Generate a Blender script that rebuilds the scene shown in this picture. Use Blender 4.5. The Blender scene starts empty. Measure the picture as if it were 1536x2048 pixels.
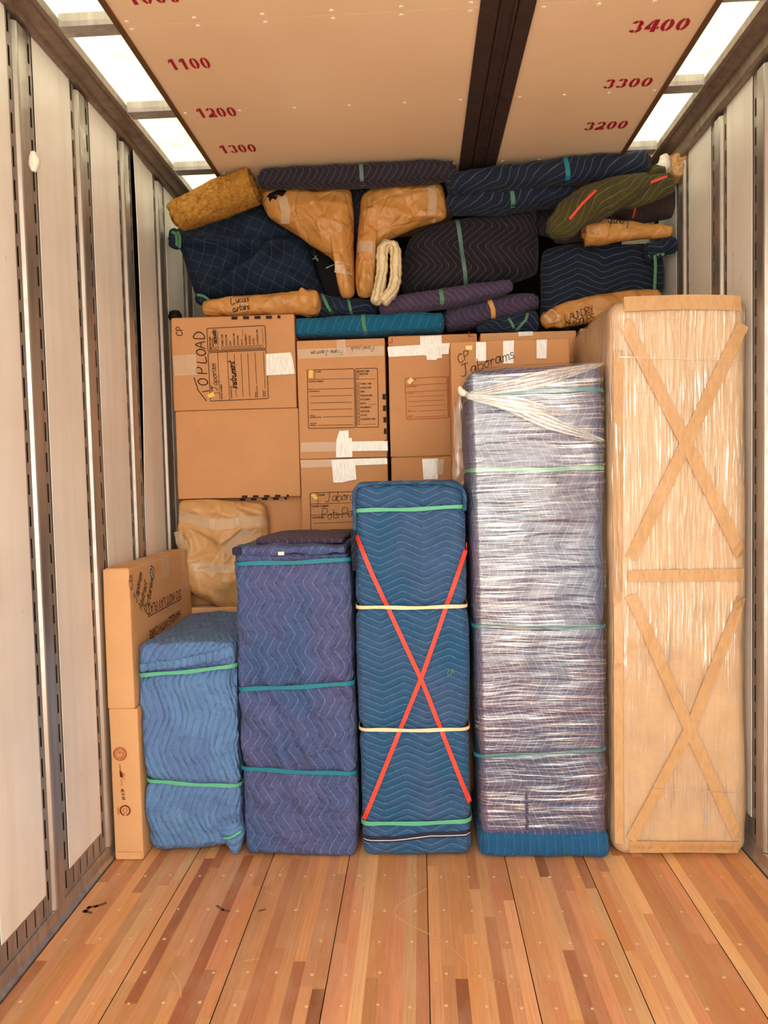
import bpy, bmesh, math, random
from mathutils import Vector, Matrix, noise
from mathutils.bvhtree import BVHTree

random.seed(7)
PI = math.pi
S = bpy.context.scene
COL = S.collection

# ------------------------------------------------------------------ camera, sky, exposure
FOC, PITCH, YAW, ROLL = 1459.73, 0.0487, 0.0481, -0.0237
CAM = Vector((1.2199, -2.7274, 1.4692))
_fw = Vector((-math.sin(YAW) * math.cos(PITCH), math.cos(YAW) * math.cos(PITCH), -math.sin(PITCH)))
_rt = Vector((math.cos(YAW), math.sin(YAW), 0))
_up = _rt.cross(_fw)
RT = math.cos(ROLL) * _rt + math.sin(ROLL) * _up
UP = -math.sin(ROLL) * _rt + math.cos(ROLL) * _up
FW = _fw
cd = bpy.data.cameras.new('camera'); cam = bpy.data.objects.new('camera', cd); COL.objects.link(cam)
cam.matrix_world = Matrix(((RT.x, UP.x, -FW.x, CAM.x), (RT.y, UP.y, -FW.y, CAM.y), (RT.z, UP.z, -FW.z, CAM.z), (0, 0, 0, 1)))
cd.sensor_fit = 'VERTICAL'; cd.sensor_height = 36.0; cd.lens = FOC * 36.0 / 2048.0
cd.clip_start = 0.05
S.camera = cam
S.view_settings.view_transform = 'Standard'; S.view_settings.look = 'None'
S.view_settings.gamma = 1.0; S.view_settings.exposure = 1.22; S.view_settings.use_curve_mapping = False
S.cycles.max_bounces = 10; S.cycles.diffuse_bounces = 6; S.cycles.glossy_bounces = 4
S.cycles.transmission_bounces = 6; S.cycles.transparent_max_bounces = 16
S.cycles.sample_clamp_indirect = 6.0
try: S.cycles.use_denoising = True
except Exception: pass

w = bpy.data.worlds.new('sky'); S.world = w; w.use_nodes = True
nt = w.node_tree; nt.nodes.clear()
tc = nt.nodes.new('ShaderNodeTexCoord'); sp = nt.nodes.new('ShaderNodeSeparateXYZ')
rp = nt.nodes.new('ShaderNodeValToRGB'); bg = nt.nodes.new('ShaderNodeBackground'); ow = nt.nodes.new('ShaderNodeOutputWorld')
mp = nt.nodes.new('ShaderNodeMapRange'); mp.inputs[1].default_value = -1; mp.inputs[2].default_value = 1
nt.links.new(tc.outputs['Generated'], sp.inputs[0]); nt.links.new(sp.outputs[2], mp.inputs[0])
nt.links.new(mp.outputs[0], rp.inputs[0]); nt.links.new(rp.outputs[0], bg.inputs[0]); nt.links.new(bg.outputs[0], ow.inputs[0])
el = rp.color_ramp.elements
el[0].position = 0.0; el[0].color = (0.72, 0.66, 0.56, 1)
el[1].position = 1.0; el[1].color = (0.95, 0.89, 0.77, 1)
e = el.new(0.47); e.color = (0.80, 0.74, 0.64, 1)
e = el.new(0.50); e.color = (1.0, 0.94, 0.83, 1)
bg.inputs[1].default_value = 2.5


def W(px, py, Y):
    """the point of the photograph at (px, py) on the plane at depth Y"""
    v = FW * FOC + RT * (px - 768) - UP * (py - 1024)
    return CAM + v * ((Y - CAM.y) / v.y)


def WX(px, py, X):
    v = FW * FOC + RT * (px - 768) - UP * (py - 1024)
    return CAM + v * ((X - CAM.x) / v.x)


def WZ(px, py, Z):
    v = FW * FOC + RT * (px - 768) - UP * (py - 1024)
    return CAM + v * ((Z - CAM.z) / v.z)


def ppm(Y):
    return FOC / (Y - CAM.y)


# ------------------------------------------------------------------ materials
def lin(c):
    return c / 12.92 if c <= 0.04045 else ((c + 0.055) / 1.055) ** 2.4


def rgb(r, g, b, k=1.0):
    return (lin(r / 255) * k, lin(g / 255) * k, lin(b / 255) * k, 1)


class NT:
    def __init__(s, name):
        s.m = bpy.data.materials.new(name); s.m.use_nodes = True
        s.t = s.m.node_tree; s.t.nodes.clear()
        s.out = s.t.nodes.new('ShaderNodeOutputMaterial')

    def n(s, kind, props=None, **ins):
        nd = s.t.nodes.new('ShaderNode' + kind)
        for k, v in (props or {}).items(): setattr(nd, k, v)
        for k, v in ins.items():
            k = int(k[1:]) if k[0] == '_' and k[1:].isdigit() else k.replace('_', ' ')
            s.set(nd, k, v)
        return nd

    def set(s, nd, k, v):
        i = nd.inputs[k]
        if hasattr(v, 'outputs'): v = v.outputs[0]
        if hasattr(v, 'is_output'): s.t.links.new(v, i)
        else: i.default_value = v

    def math(s, op, a, b=0.0, c=0.0):
        nd = s.t.nodes.new('ShaderNodeMath'); nd.operation = op
        for i, v in enumerate((a, b, c)): s.set(nd, i, v)
        return nd.outputs[0]

    def mix(s, f, a, b):
        nd = s.t.nodes.new('ShaderNodeMix'); nd.data_type = 'RGBA'
        s.set(nd, 0, f); s.set(nd, 6, a); s.set(nd, 7, b)
        return nd.outputs[2]

    def noise(s, vec, scale, detail=3, rough=0.55):
        nd = s.n('TexNoise'); s.set(nd, 'Vector', vec); nd.inputs['Scale'].default_value = scale
        nd.inputs['Detail'].default_value = detail; nd.inputs['Roughness'].default_value = rough
        return nd.outputs[0]

    def scaled(s, vec, sc):
        nd = s.t.nodes.new('ShaderNodeVectorMath'); nd.operation = 'MULTIPLY'
        s.set(nd, 0, vec); nd.inputs[1].default_value = sc
        return nd.outputs[0]

    def rng(s, v, a, b, c=0.0, d=1.0):
        nd = s.n('MapRange'); s.set(nd, 0, v)
        for i, x in zip((1, 2, 3, 4), (a, b, c, d)): nd.inputs[i].default_value = x
        return nd.outputs[0]

    def bump(s, h, strength, dist, normal=None):
        nd = s.n('Bump'); s.set(nd, 'Height', h); nd.inputs['Strength'].default_value = strength
        nd.inputs['Distance'].default_value = dist
        if normal is not None: s.set(nd, 'Normal', normal)
        return nd.outputs[0]

    def bsdf(s, color, rough=0.6, metal=0.0, normal=None, spec=0.5, **kw):
        nd = s.n('BsdfPrincipled'); s.set(nd, 'Base Color', color); s.set(nd, 'Roughness', rough)
        s.set(nd, 'Metallic', metal); s.set(nd, 'Specular IOR Level', spec)
        if normal is not None: s.set(nd, 'Normal', normal)
        for k, v in kw.items(): s.set(nd, k.replace('_', ' '), v)
        return nd.outputs[0]

    def done(s, sh):
        s.t.links.new(sh, s.out.inputs[0]); return s.m

    def uv(s): return s.n('UVMap').outputs[0]

    def obj(s): return s.n('TexCoord').outputs['Object']


def plain(name, c, rough=0.6, metal=0.0, spec=0.4):
    t = NT(name); v = t.noise(t.obj(), 30, 3)
    c2 = tuple(x * 0.82 for x in c[:3]) + (1,)
    return t.done(t.bsdf(t.mix(v, c2, tuple(min(1, x * 1.08) for x in c[:3]) + (1,)), rough, metal, spec=spec))


def quilt(name, base, thread, ang=0.0, spacing=0.026, period=0.166, amp=0.03, warp=0.006, wscale=6.0,
          puff=0.0055, crumple=0.004, seed=0.0, lw=0.0012, tmix=0.62, alt=None):
    """stitched zigzag moving pad, drawn in metres of the UV map"""
    t = NT(name)
    uv = t.uv()
    mpn = t.n('Mapping'); t.set(mpn, 'Vector', uv); mpn.inputs['Rotation'].default_value = (0, 0, ang)
    mpn.inputs['Location'].default_value = (seed, seed * 0.7, 0)
    nz = t.n('TexNoise'); t.set(nz, 'Vector', mpn); nz.inputs['Scale'].default_value = wscale; nz.inputs['Detail'].default_value = 2
    sub = t.n('VectorMath', {'operation': 'SUBTRACT'}); t.set(sub, 0, nz.outputs['Color']); sub.inputs[1].default_value = (.5, .5, .5)
    mad = t.n('VectorMath', {'operation': 'MULTIPLY_ADD'}); t.set(mad, 0, sub); mad.inputs[1].default_value = (warp * 4,) * 3; t.set(mad, 2, mpn)
    xy = t.n('SeparateXYZ'); t.set(xy, 0, mad)
    tri = t.math('DIVIDE', t.math('PINGPONG', xy.outputs[0], period / 2), period / 2)
    tri = t.rng(tri, 0.06, 0.94)
    wv = t.math('ADD', xy.outputs[1], t.math('MULTIPLY', tri, amp))
    fr = t.math('FRACT', t.math('DIVIDE', wv, spacing))
    d = t.math('MULTIPLY', t.math('ABSOLUTE', t.math('SUBTRACT', fr, 0.5)), spacing)
    mask = t.rng(d, lw * 1.7, lw * 0.4)
    gaps = t.rng(t.noise(uv, 160, 1), 0.32, 0.5, 0.5, 1.0)
    mask = t.math('MULTIPLY', mask, gaps)
    h = t.math('POWER', t.math('DIVIDE', d, spacing / 2), 0.45)
    ob = uv
    cr = t.noise(ob, 14, 4, 0.6)
    fine = t.noise(ob, 420, 2)
    b1 = t.bump(h, 0.9, puff)
    b2 = t.bump(cr, 0.9, crumple * 4, b1)
    b3 = t.bump(fine, 0.25, 0.001, b2)
    var = t.noise(ob, 9, 4, 0.6)
    dark = tuple(x * 0.74 for x in base[:3]) + (1,)
    col = t.mix(t.rng(var, 0.3, 0.7), dark, base)
    if alt is not None:
        col = t.mix(t.rng(t.noise(t.scaled(uv, (1.2, 0.8, 1)), 2.6, 2), 0.42, 0.62), col, alt)
    col = t.mix(t.math('MULTIPLY', mask, tmix), col, thread)
    return t.done(t.bsdf(col, 0.85, 0, b3, 0.25, Sheen_Weight=0.06))


def card(name, base, k=1.0):
    t = NT(name); o = t.obj()
    lines = t.noise(t.scaled(o, (4, 4, 320)), 1.0, 1)
    v = t.noise(o, 5, 4); fine = t.noise(o, 260, 2)
    d = tuple(x * 0.9 for x in base[:3]) + (1,)
    c = t.mix(t.rng(v, 0.3, 0.7), d, base)
    c = t.mix(t.math('MULTIPLY', fine, 0.16), c, rgb(150, 95, 55))
    n = t.bump(lines, 0.25, 0.0012); n = t.bump(v, 0.3, 0.012, n)
    return t.done(t.bsdf(c, 0.72, 0, n, 0.25))


def kraft(name, base, scale=9.0, rough=0.42):
    t = NT(name); o = t.obj()
    vo = t.n('TexVoronoi', {'feature': 'DISTANCE_TO_EDGE'})
    nz = t.n('TexNoise'); t.set(nz, 'Vector', o); nz.inputs['Scale'].default_value = 5
    ad = t.n('VectorMath', {'operation': 'MULTIPLY_ADD'}); t.set(ad, 0, nz.outputs['Color']); ad.inputs[1].default_value = (0.14,) * 3; t.set(ad, 2, o)
    t.set(vo, 'Vector', ad); vo.inputs['Scale'].default_value = scale
    big = t.n('TexVoronoi', {'feature': 'F1'}); t.set(big, 'Vector', ad); big.inputs['Scale'].default_value = scale * 0.8
    fold = t.rng(vo.outputs[0], 0.0, 0.12)
    v = t.noise(o, 7, 3)
    c = t.mix(t.rng(v, 0.3, 0.7), tuple(x * 0.86 for x in base[:3]) + (1,), base)
    n = t.bump(big.outputs[0], 0.7, 0.045)
    n = t.bump(fold, 0.5, 0.006, n)
    n = t.bump(t.noise(o, 45, 3), 0.35, 0.006, n)
    return t.done(t.bsdf(c, rough, 0, n, 0.45))


def film(name, horiz=True, dens=150, amount=0.45, haze=0.12, tint=(1, .97, .92, 1), base=0.10, rough=0.13, slope=1.0):
    """stretch film: clear and glossy, drawn into fine creased strands"""
    t = NT(name); uv = t.uv()
    warpn = t.n('TexNoise'); t.set(warpn, 'Vector', uv); warpn.inputs['Scale'].default_value = 2.2; warpn.inputs['Detail'].default_value = 2
    ad = t.n('VectorMath', {'operation': 'MULTIPLY_ADD'}); t.set(ad, 0, warpn.outputs['Color'])
    ad.inputs[1].default_value = (0.0, 0.05, 0) if horiz else (0.03, 0.0, 0); t.set(ad, 2, uv)
    def sc(a, b): return (a, b, 1) if horiz else (b, a, 1)
    s1 = t.noise(t.scaled(ad.outputs[0], sc(3.0, dens)), 1.0, 3, 0.6)
    s2 = t.noise(t.scaled(ad.outputs[0], sc(5.0, dens * 0.35)), 1.0, 2)
    big = t.noise(uv, 3.0, 3, 0.6)
    st = t.rng(s1, 0.50, 0.66)
    patch = t.rng(big, 0.44, 0.60)
    n = t.bump(s1, 1.0, 0.0016 * slope); n = t.bump(s2, 1.0, 0.005 * slope, n); n = t.bump(big, 1.0, 0.006, n)
    gl = t.n('BsdfGlossy'); t.set(gl, 'Color', tint); gl.inputs['Roughness'].default_value = rough; t.set(gl, 'Normal', n)
    tr = t.n('BsdfTransparent'); t.set(tr, 'Color', (0.97, 0.96, 0.95, 1))
    df = t.n('BsdfDiffuse'); t.set(df, 'Color', (0.85, 0.84, 0.82, 1)); t.set(df, 'Normal', n)
    sp_ = t.math('MULTIPLY', st, t.math('ADD', 0.12, t.math('MULTIPLY', patch, 0.88)))
    f1 = t.math('ADD', base, t.math('MULTIPLY', sp_, amount))
    m1 = t.n('MixShader'); t.set(m1, 0, t.math('MULTIPLY', sp_, haze)); t.set(m1, 1, tr); t.set(m1, 2, df)
    m2 = t.n('MixShader'); t.set(m2, 0, f1); t.set(m2, 1, m1); t.set(m2, 2, gl)
    return t.done(m2.outputs[0])


def tape(name, color, alpha, rough=0.18, wr=90):
    t = NT(name); o = t.obj()
    s1 = t.noise(t.scaled(o, (wr, wr, wr * 0.35)), 1.0, 3)
    n = t.bump(s1, 0.55, 0.004)
    p = t.bsdf(color, rough, 0, n, 0.8)
    tr = t.n('BsdfTransparent'); mx = t.n('MixShader')
    t.set(mx, 0, t.math('MULTIPLY', t.rng(s1, 0.3, 0.6, 0.85, 1.0), alpha)); t.set(mx, 1, tr); t.set(mx, 2, p)
    return t.done(mx.outputs[0])


def flat(name, c, rough=0.7, spec=0.3):
    t = NT(name); return t.done(t.bsdf(c, rough, 0, None, spec))


def wallmat():
    t = NT('scuffed_white_liner'); o = t.obj()
    big = t.noise(o, 1.6, 4, 0.6); st = t.noise(t.scaled(o, (1, 10, 0.8)), 1.0, 4, 0.6)
    sc = t.noise(t.scaled(o, (1, 14, 5)), 2.2, 5, 0.75)
    base = t.mix(t.rng(big, 0.3, 0.7), rgb(232, 226, 217), rgb(250, 246, 239))
    c = t.mix(t.math('MULTIPLY', t.rng(st, 0.45, 0.75), 0.35), base, rgb(206, 190, 172))
    c = t.mix(t.math('MULTIPLY', t.rng(sc, 0.66, 0.72), 0.55), c, rgb(130, 110, 92))
    n = t.bump(big, 0.25, 0.03)
    return t.done(t.bsdf(c, t.rng(st, 0.3, 0.8, 0.28, 0.5), 0, n, 0.5))


def steel(name, c=(0.50, 0.46, 0.42, 1), rough=0.36, metal=0.75):
    t = NT(name); o = t.obj()
    v = t.noise(t.scaled(o, (30, 30, 2.0)), 1.0, 4, 0.6); f = t.noise(o, 25, 3)
    col = t.mix(t.rng(v, 0.3, 0.7), tuple(x * 0.72 for x in c[:3]) + (1,), tuple(min(1, x * 1.15) for x in c[:3]) + (1,))
    return t.done(t.bsdf(col, t.rng(f, 0.3, 0.7, rough - 0.08, rough + 0.12), metal, t.bump(v, 0.15, 0.004), 0.5))


def floormat():
    t = NT('laminated_oak'); o = t.obj()
    at = t.n('Attribute', {'attribute_name': 'stave'}); col = at.outputs['Color']
    off = t.n('VectorMath', {'operation': 'MULTIPLY_ADD'}); t.set(off, 0, col); off.inputs[1].default_value = (37, 53, 0); t.set(off, 2, o)
    g = t.noise(t.scaled(off.outputs[0], (130, 3.2, 1)), 1.0, 5, 0.65)
    g2 = t.noise(t.scaled(off.outputs[0], (420, 7, 1)), 1.0, 3, 0.6)
    c = t.mix(t.rng(g, 0.35, 0.7, 0.0, 0.42), col, t.mix(0.6, col, rgb(140, 80, 44)))
    c = t.mix(t.rng(g2, 0.55, 0.75, 0.0, 0.4), c, rgb(120, 68, 38))
    wear = t.noise(t.scaled(o, (5, 2.2, 1)), 1.2, 5, 0.7)
    c = t.mix(t.rng(wear, 0.48, 0.8, 0.0, 0.42), c, rgb(224, 190, 158))
    sc = t.noise(t.scaled(o, (26, 95, 1)), 1.0, 4, 0.8)
    c = t.mix(t.rng(sc, 0.66, 0.72, 0.0, 0.35), c, rgb(235, 215, 190))
    st = t.noise(t.scaled(o, (3.5, 3.5, 1)), 1.0, 4, 0.75)
    c = t.mix(t.rng(st, 0.68, 0.78, 0.0, 0.5), c, rgb(70, 45, 28))
    return t.done(t.bsdf(c, t.rng(wear, 0.3, 0.7, 0.38, 0.55), 0, t.bump(g, 0.15, 0.002), 0.4))


def roofmat():
    t = NT('translucent_roof_sheet'); o = t.obj()
    v = t.noise(t.scaled(o, (6, 6, 6)), 1.0, 5, 0.75)
    c = t.mix(t.rng(v, 0.52, 0.72, 0, 0.6), (0.74, 0.73, 0.64, 1), (0.42, 0.41, 0.29, 1))
    tl = t.n('BsdfTranslucent'); t.set(tl, 'Color', c)
    df = t.n('BsdfDiffuse'); t.set(df, 'Color', c)
    m = t.n('MixShader'); m.inputs[0].default_value = 0.25; t.set(m, 1, tl); t.set(m, 2, df)
    return t.done(m.outputs[0])


M = {}
M['wall'] = wallmat()
M['steel'] = steel('galvanised_steel')
M['rail'] = steel('brown_toned_aluminium_rail', (0.27, 0.20, 0.155, 1), 0.42, 0.6)
M['strip'] = steel('slotted_steel_strip', (0.42, 0.36, 0.32, 1), 0.4, 0.6)
M['dark_backing'] = flat('painted_cavity_shade', (0.012, 0.009, 0.008, 1), 0.9)  # near-black colour stands in for shade inside the slots and behind the load
M['floor'] = floormat()
M['seam'] = flat('dark_board_seam', (0.03, 0.018, 0.01, 1), 0.9)
M['plug'] = plain('filled_screw_head', rgb(226, 190, 140), 0.5)
M['roof'] = roofmat()
M['deck'] = None
t = NT('cream_painted_plywood'); o = t.obj()
v = t.noise(o, 1.5, 4); sc = t.noise(t.scaled(o, (9, 3, 9)), 1.6, 5, 0.75)
c = t.mix(t.rng(v, .3, .7), rgb(232, 200, 162), rgb(240, 212, 176))
c = t.mix(t.rng(sc, .70, .74, 0, .5), c, rgb(150, 110, 70))
M['deck'] = t.done(t.bsdf(c, 0.5, 0, t.bump(v, .2, .01), 0.4))
M['brown_trim'] = plain('brown_edge_strip', rgb(96, 62, 28), 0.5)
M['channel'] = steel('dark_brown_channel', (0.06, 0.036, 0.03, 1), 0.5, 0.25)
M['rivet'] = plain('pale_rivet', rgb(240, 225, 200), 0.3)
M['red_ink'] = flat('red_stencil_paint', rgb(168, 20, 52), 0.6)
M['card'] = card('corrugated_cardboard', rgb(208, 152, 104))
M['card_pale'] = card('pale_corrugated_cardboard', rgb(222, 172, 122))
M['card_dark'] = card('brown_corrugated_cardboard', rgb(196, 134, 82))
M['ink'] = flat('black_print', rgb(48, 26, 18), 0.7)
M['marker'] = flat('black_marker', rgb(40, 24, 22), 0.6)
M['redprint'] = flat('red_brown_print', rgb(186, 66, 36), 0.7)
M['maroon'] = flat('maroon_print', rgb(112, 26, 24), 0.7)
M['sticker'] = plain('yellow_sticker', rgb(240, 200, 95), 0.5)
M['sticker_pale'] = plain('pale_yellow_sticker', rgb(244, 214, 140), 0.5)
M['tape_glare'] = tape('tape_with_painted_glare', (0.86, 0.82, 0.76, 1), 0.95)  # packing tape with the white glare of the sky put into its colour
M['tape_clear'] = tape('clear_packing_tape', (0.86, 0.70, 0.50, 1), 0.30, 0.3)
M['tape_tan'] = tape('tan_packing_tape', rgb(212, 168, 118), 0.93, 0.35, 60)
M['green'] = flat('mint_green_rubber_band', rgb(92, 178, 142), 0.5)
M['dgreen'] = flat('dull_green_rubber_band', rgb(78, 128, 96), 0.6)
M['teal'] = flat('teal_rubber_band', rgb(24, 122, 140), 0.5)
M['greygreen'] = flat('grey_green_rubber_band', rgb(92, 120, 112), 0.6)
M['red'] = flat('red_rubber_band', rgb(222, 74, 58), 0.5)
M['cream_band'] = flat('cream_rubber_band', rgb(240, 214, 170), 0.5)
M['orange'] = flat('orange_rubber_band', rgb(222, 158, 80), 0.5)
M['binding'] = flat('dark_navy_binding', rgb(38, 40, 62), 0.8)
M['white_thread'] = flat('white_seam_thread', rgb(215, 215, 220), 0.8)
M['kraft'] = kraft('brown_kraft_paper', rgb(198, 140, 74))
M['kraft_pale'] = kraft('pale_kraft_paper', rgb(208, 160, 106), 5.0)
M['black'] = flat('black_vinyl', (0.008, 0.006, 0.006, 1), 0.6, 0.15)
M['white'] = flat('white_logo_paint', rgb(235, 235, 230), 0.6)
M['paper_white'] = plain('white_paper', rgb(238, 230, 215), 0.6)
M['mattress'] = kraft('tan_carton_paper', rgb(224, 190, 150), 2.2, 0.5)
M['film_h'] = film('clear_stretch_film', True, 150, 0.46, 0.15, base=0.12)
M['film_v'] = film('clear_stretch_film_on_mattress', False, 130, 0.55, 0.5, tint=(1, .96, .90, 1), base=0.06, slope=2.2)
M['film_strand'] = film('gathered_stretch_film', True, 160, 0.45, 0.45, base=0.14, rough=0.2)
t = NT('tan_carpet_padding'); o = t.obj()
v = t.noise(o, 55, 5, .75); v2 = t.noise(o, 6, 3)
wv = t.n('TexVoronoi'); t.set(wv, 'Vector', o); wv.inputs['Scale'].default_value = 160
c = t.mix(t.rng(v, .35, .68), rgb(128, 84, 30), rgb(206, 156, 74)); c = t.mix(t.rng(v2, .4, .7, 0, .4), c, rgb(150, 100, 40))
M['burlap'] = t.done(t.bsdf(c, .9, 0, t.bump(v, .6, .006, t.bump(wv.outputs[0], .4, .003)), .1))
# pads
M['q_light'] = quilt('light_blue_quilted_pad', rgb(98, 140, 194), rgb(128, 162, 208), PI / 2, 0.027, 0.26, 0.045, 0.014, 4.0, 0.007, 0.006, 0.3, tmix=.35, alt=rgb(88, 118, 172))
M['q_purple'] = quilt('purple_blue_quilted_pad', rgb(84, 92, 142), rgb(166, 170, 205), PI / 2, 0.036, 0.13, 0.036, 0.006, 5.0, 0.006, 0.012, 0.1, alt=rgb(62, 88, 136))
M['q_blue'] = quilt('deep_blue_quilted_pad', rgb(58, 92, 136), rgb(150, 180, 214), 0, 0.027, 0.17, 0.032, 0.003, 4.0, 0.007, 0.006, 0.55, alt=rgb(32, 84, 126))
M['q_wrap'] = quilt('slate_purple_quilted_pad', rgb(86, 86, 130), rgb(176, 176, 205), PI / 2, 0.03, 0.20, 0.04, 0.004, 4.0, 0.004, 0.004, 0.9, alt=rgb(52, 84, 130))
M['q_wrapfoot'] = quilt('bright_blue_quilted_pad', rgb(30, 92, 142), rgb(90, 140, 184), PI / 2 + .1, 0.032, 0.3, 0.02, 0.004, 4.0, 0.006, 0.003, 0.2)
M['q_navy'] = quilt('navy_quilted_pad', rgb(24, 36, 58), rgb(110, 124, 146), 0.35, 0.03, 0.2, 0.05, 0.008, 4.0, 0.005, 0.006, 0.4)
M['q_navyroll'] = quilt('navy_striped_quilted_pad', rgb(26, 35, 54), rgb(120, 134, 156), -0.75, 0.034, 0.24, 0.03, 0.016, 4.0, 0.005, 0.005, 0.4)
M['q_navywave'] = quilt('navy_wave_quilted_pad', rgb(25, 35, 54), rgb(120, 134, 156), 0, 0.03, 0.26, 0.045, 0.018, 4.0, 0.005, 0.006, 0.6)
M['q_dark'] = quilt('dark_purple_quilted_pad', rgb(35, 29, 36), rgb(126, 120, 134), PI / 2 + 0.1, 0.036, 0.2, 0.09, 0.010, 4.0, 0.005, 0.005, 0.2)
M['q_darkroll'] = quilt('dark_plum_quilted_roll_pad', rgb(42, 35, 46), rgb(122, 114, 130), PI / 2, 0.03, 0.11, 0.04, 0.011, 5.0, 0.004, 0.005, 0.2)
M['q_plum'] = quilt('plum_quilted_pad', rgb(74, 60, 86), rgb(150, 136, 160), PI / 2, 0.03, 0.13, 0.045, 0.011, 5.0, 0.004, 0.005, 0.7)
M['q_teal'] = quilt('teal_quilted_pad', rgb(14, 96, 132), rgb(96, 150, 172), PI / 2, 0.04, 0.11, 0.04, 0.011, 5.0, 0.004, 0.006, 0.25)
M['q_olive'] = quilt('olive_green_quilted_pad', rgb(74, 68, 34), rgb(150, 142, 92), -0.3, 0.026, 0.3, 0.03, 0.012, 4.0, 0.005, 0.008, 0.35)
M['q_brown'] = quilt('dark_brown_felt_pad', rgb(66, 50, 48), rgb(96, 76, 74), 0, 0.05, 0.3, 0.01, 0.01, 4.0, 0.001, 0.008, 0.1, tmix=.2)
M['q_cream'] = quilt('cream_quilted_cloth', rgb(240, 220, 176), rgb(205, 180, 130), 0.0, 0.028, 0.2, 0.006, 0.006, 8.0, 0.008, 0.006, 0.1, tmix=.5)
t = NT('navy_checked_quilted_pad'); uv = t.uv()
nz = t.n('TexNoise'); t.set(nz, 'Vector', uv); nz.inputs['Scale'].default_value = 3
ad = t.n('VectorMath', {'operation': 'MULTIPLY_ADD'}); t.set(ad, 0, nz.outputs['Color']); ad.inputs[1].default_value = (.09,) * 3; t.set(ad, 2, uv)
mpn = t.n('Mapping'); t.set(mpn, 'Vector', ad); mpn.inputs['Rotation'].default_value = (0, 0, 0.45)
xy = t.n('SeparateXYZ'); t.set(xy, 0, mpn)
ds = []
for i in (0, 1):
    f = t.math('FRACT', t.math('DIVIDE', xy.outputs[i], 0.05))
    ds.append(t.math('MULTIPLY', t.math('ABSOLUTE', t.math('SUBTRACT', f, .5)), .05))
d = t.math('MINIMUM', ds[0], ds[1])
v = t.noise(uv, 10, 4)
c = t.mix(t.rng(v, .3, .7), rgb(16, 28, 46), rgb(24, 40, 60)); c = t.mix(t.rng(d, .0016, .0006, 0, .26), c, rgb(110, 130, 150))
M['q_check'] = t.done(t.bsdf(c, .85, 0, t.bump(v, .8, .02, t.bump(t.math('POWER', d, .5), .8, .03)), .25))


# ------------------------------------------------------------------ mesh helpers
def link(name, verts, faces, mat, parent=None, smooth=False, uvs=None):
    me = bpy.data.meshes.new(name)
    me.from_pydata([tuple(v) for v in verts], [], faces)
    if uvs is not None:
        ul = me.uv_layers.new(name='UVMap')
        k = 0
        for f in uvs:
            for u in f:
                ul.data[k].uv = u; k += 1
    if mat is not None: me.materials.append(mat)
    if smooth: me.polygons.foreach_set('use_smooth', [True] * len(me.polygons))
    me.update()
    ob = bpy.data.objects.new(name, me); COL.objects.link(ob)
    if parent is not None: adopt(ob, parent)
    return ob


def adopt(ob, parent):
    ob.parent = parent
    p = parent; off = Vector((0, 0, 0))
    while p is not None:
        off += p.location; p = p.parent
    ob.matrix_parent_inverse = Matrix.Translation(-off)


def thing(name, label, cat, loc, group=None):
    o = bpy.data.objects.new(name, None); COL.objects.link(o); o.location = loc; o.empty_display_size = 0.05
    return tag(o, label, cat, group)


def tag(o, label, cat, group=None):
    o['label'] = label; o['category'] = cat
    if group: o['group'] = group
    return o


def struct(o):
    o['kind'] = 'structure'; return o


class MB:
    def __init__(s): s.v = []; s.f = []

    def quad(s, a, b, c, d):
        k = len(s.v); s.v += [Vector(a), Vector(b), Vector(c), Vector(d)]; s.f.append((k, k + 1, k + 2, k + 3))

    def box(s, x0, x1, y0, y1, z0, z1):
        k = len(s.v)
        s.v += [Vector(p) for p in ((x0, y0, z0), (x1, y0, z0), (x1, y1, z0), (x0, y1, z0), (x0, y0, z1), (x1, y0, z1), (x1, y1, z1), (x0, y1, z1))]
        s.f += [tuple(k + i for i in q) for q in ((0, 3, 2, 1), (4, 5, 6, 7), (0, 1, 5, 4), (1, 2, 6, 5), (2, 3, 7, 6), (3, 0, 4, 7))]

    def prism(s, prof, axis, a, b):
        """extrude a closed 2D profile along an axis (0=x: prof is (y,z); 1=y: prof is (x,z); 2=z: prof is (x,y))"""
        k = len(s.v); n = len(prof)
        for t_ in (a, b):
            for p, q in prof:
                s.v.append(Vector((t_, p, q) if axis == 0 else (p, t_, q) if axis == 1 else (p, q, t_)))
        for i in range(n):
            j = (i + 1) % n; s.f.append((k + i, k + j, k + n + j, k + n + i))
        s.f.append(tuple(k + i for i in reversed(range(n)))); s.f.append(tuple(k + n + i for i in range(n)))

    def disc(s, c, n, r, h, seg=10):
        n = Vector(n).normalized(); a = n.orthogonal().normalized(); b = n.cross(a); c = Vector(c)
        k = len(s.v)
        for i in range(seg):
            t_ = 2 * PI * i / seg; s.v.append(c + (a * math.cos(t_) + b * math.sin(t_)) * r)
        for i in range(seg):
            t_ = 2 * PI * i / seg; s.v.append(c + n * h + (a * math.cos(t_) + b * math.sin(t_)) * r * .7)
        for i in range(seg):
            j = (i + 1) % seg; s.f.append((k + i, k + j, k + seg + j, k + seg + i))
        s.f.append(tuple(k + seg + i for i in range(seg)))

    def build(s, name, mat, parent=None, smooth=False, bevel=0):
        o = link(name, s.v, s.f, mat, parent, smooth)
        bm = bmesh.new(); bm.from_mesh(o.data)
        bmesh.ops.recalc_face_normals(bm, faces=bm.faces); bm.to_mesh(o.data); bm.free()
        if bevel:
            m = o.modifiers.new('bevel', 'BEVEL'); m.width = bevel; m.segments = 2; m.limit_method = 'ANGLE'
        return o


def fbm(p, sc, octs=3, seed=0.0):
    v = 0; a = 1; q = Vector((p[0] * sc + seed, p[1] * sc + seed * 1.7, p[2] * sc - seed))
    for _ in range(octs):
        v += a * noise.noise(q); q = q * 2.03; a *= 0.5
    return v


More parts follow.
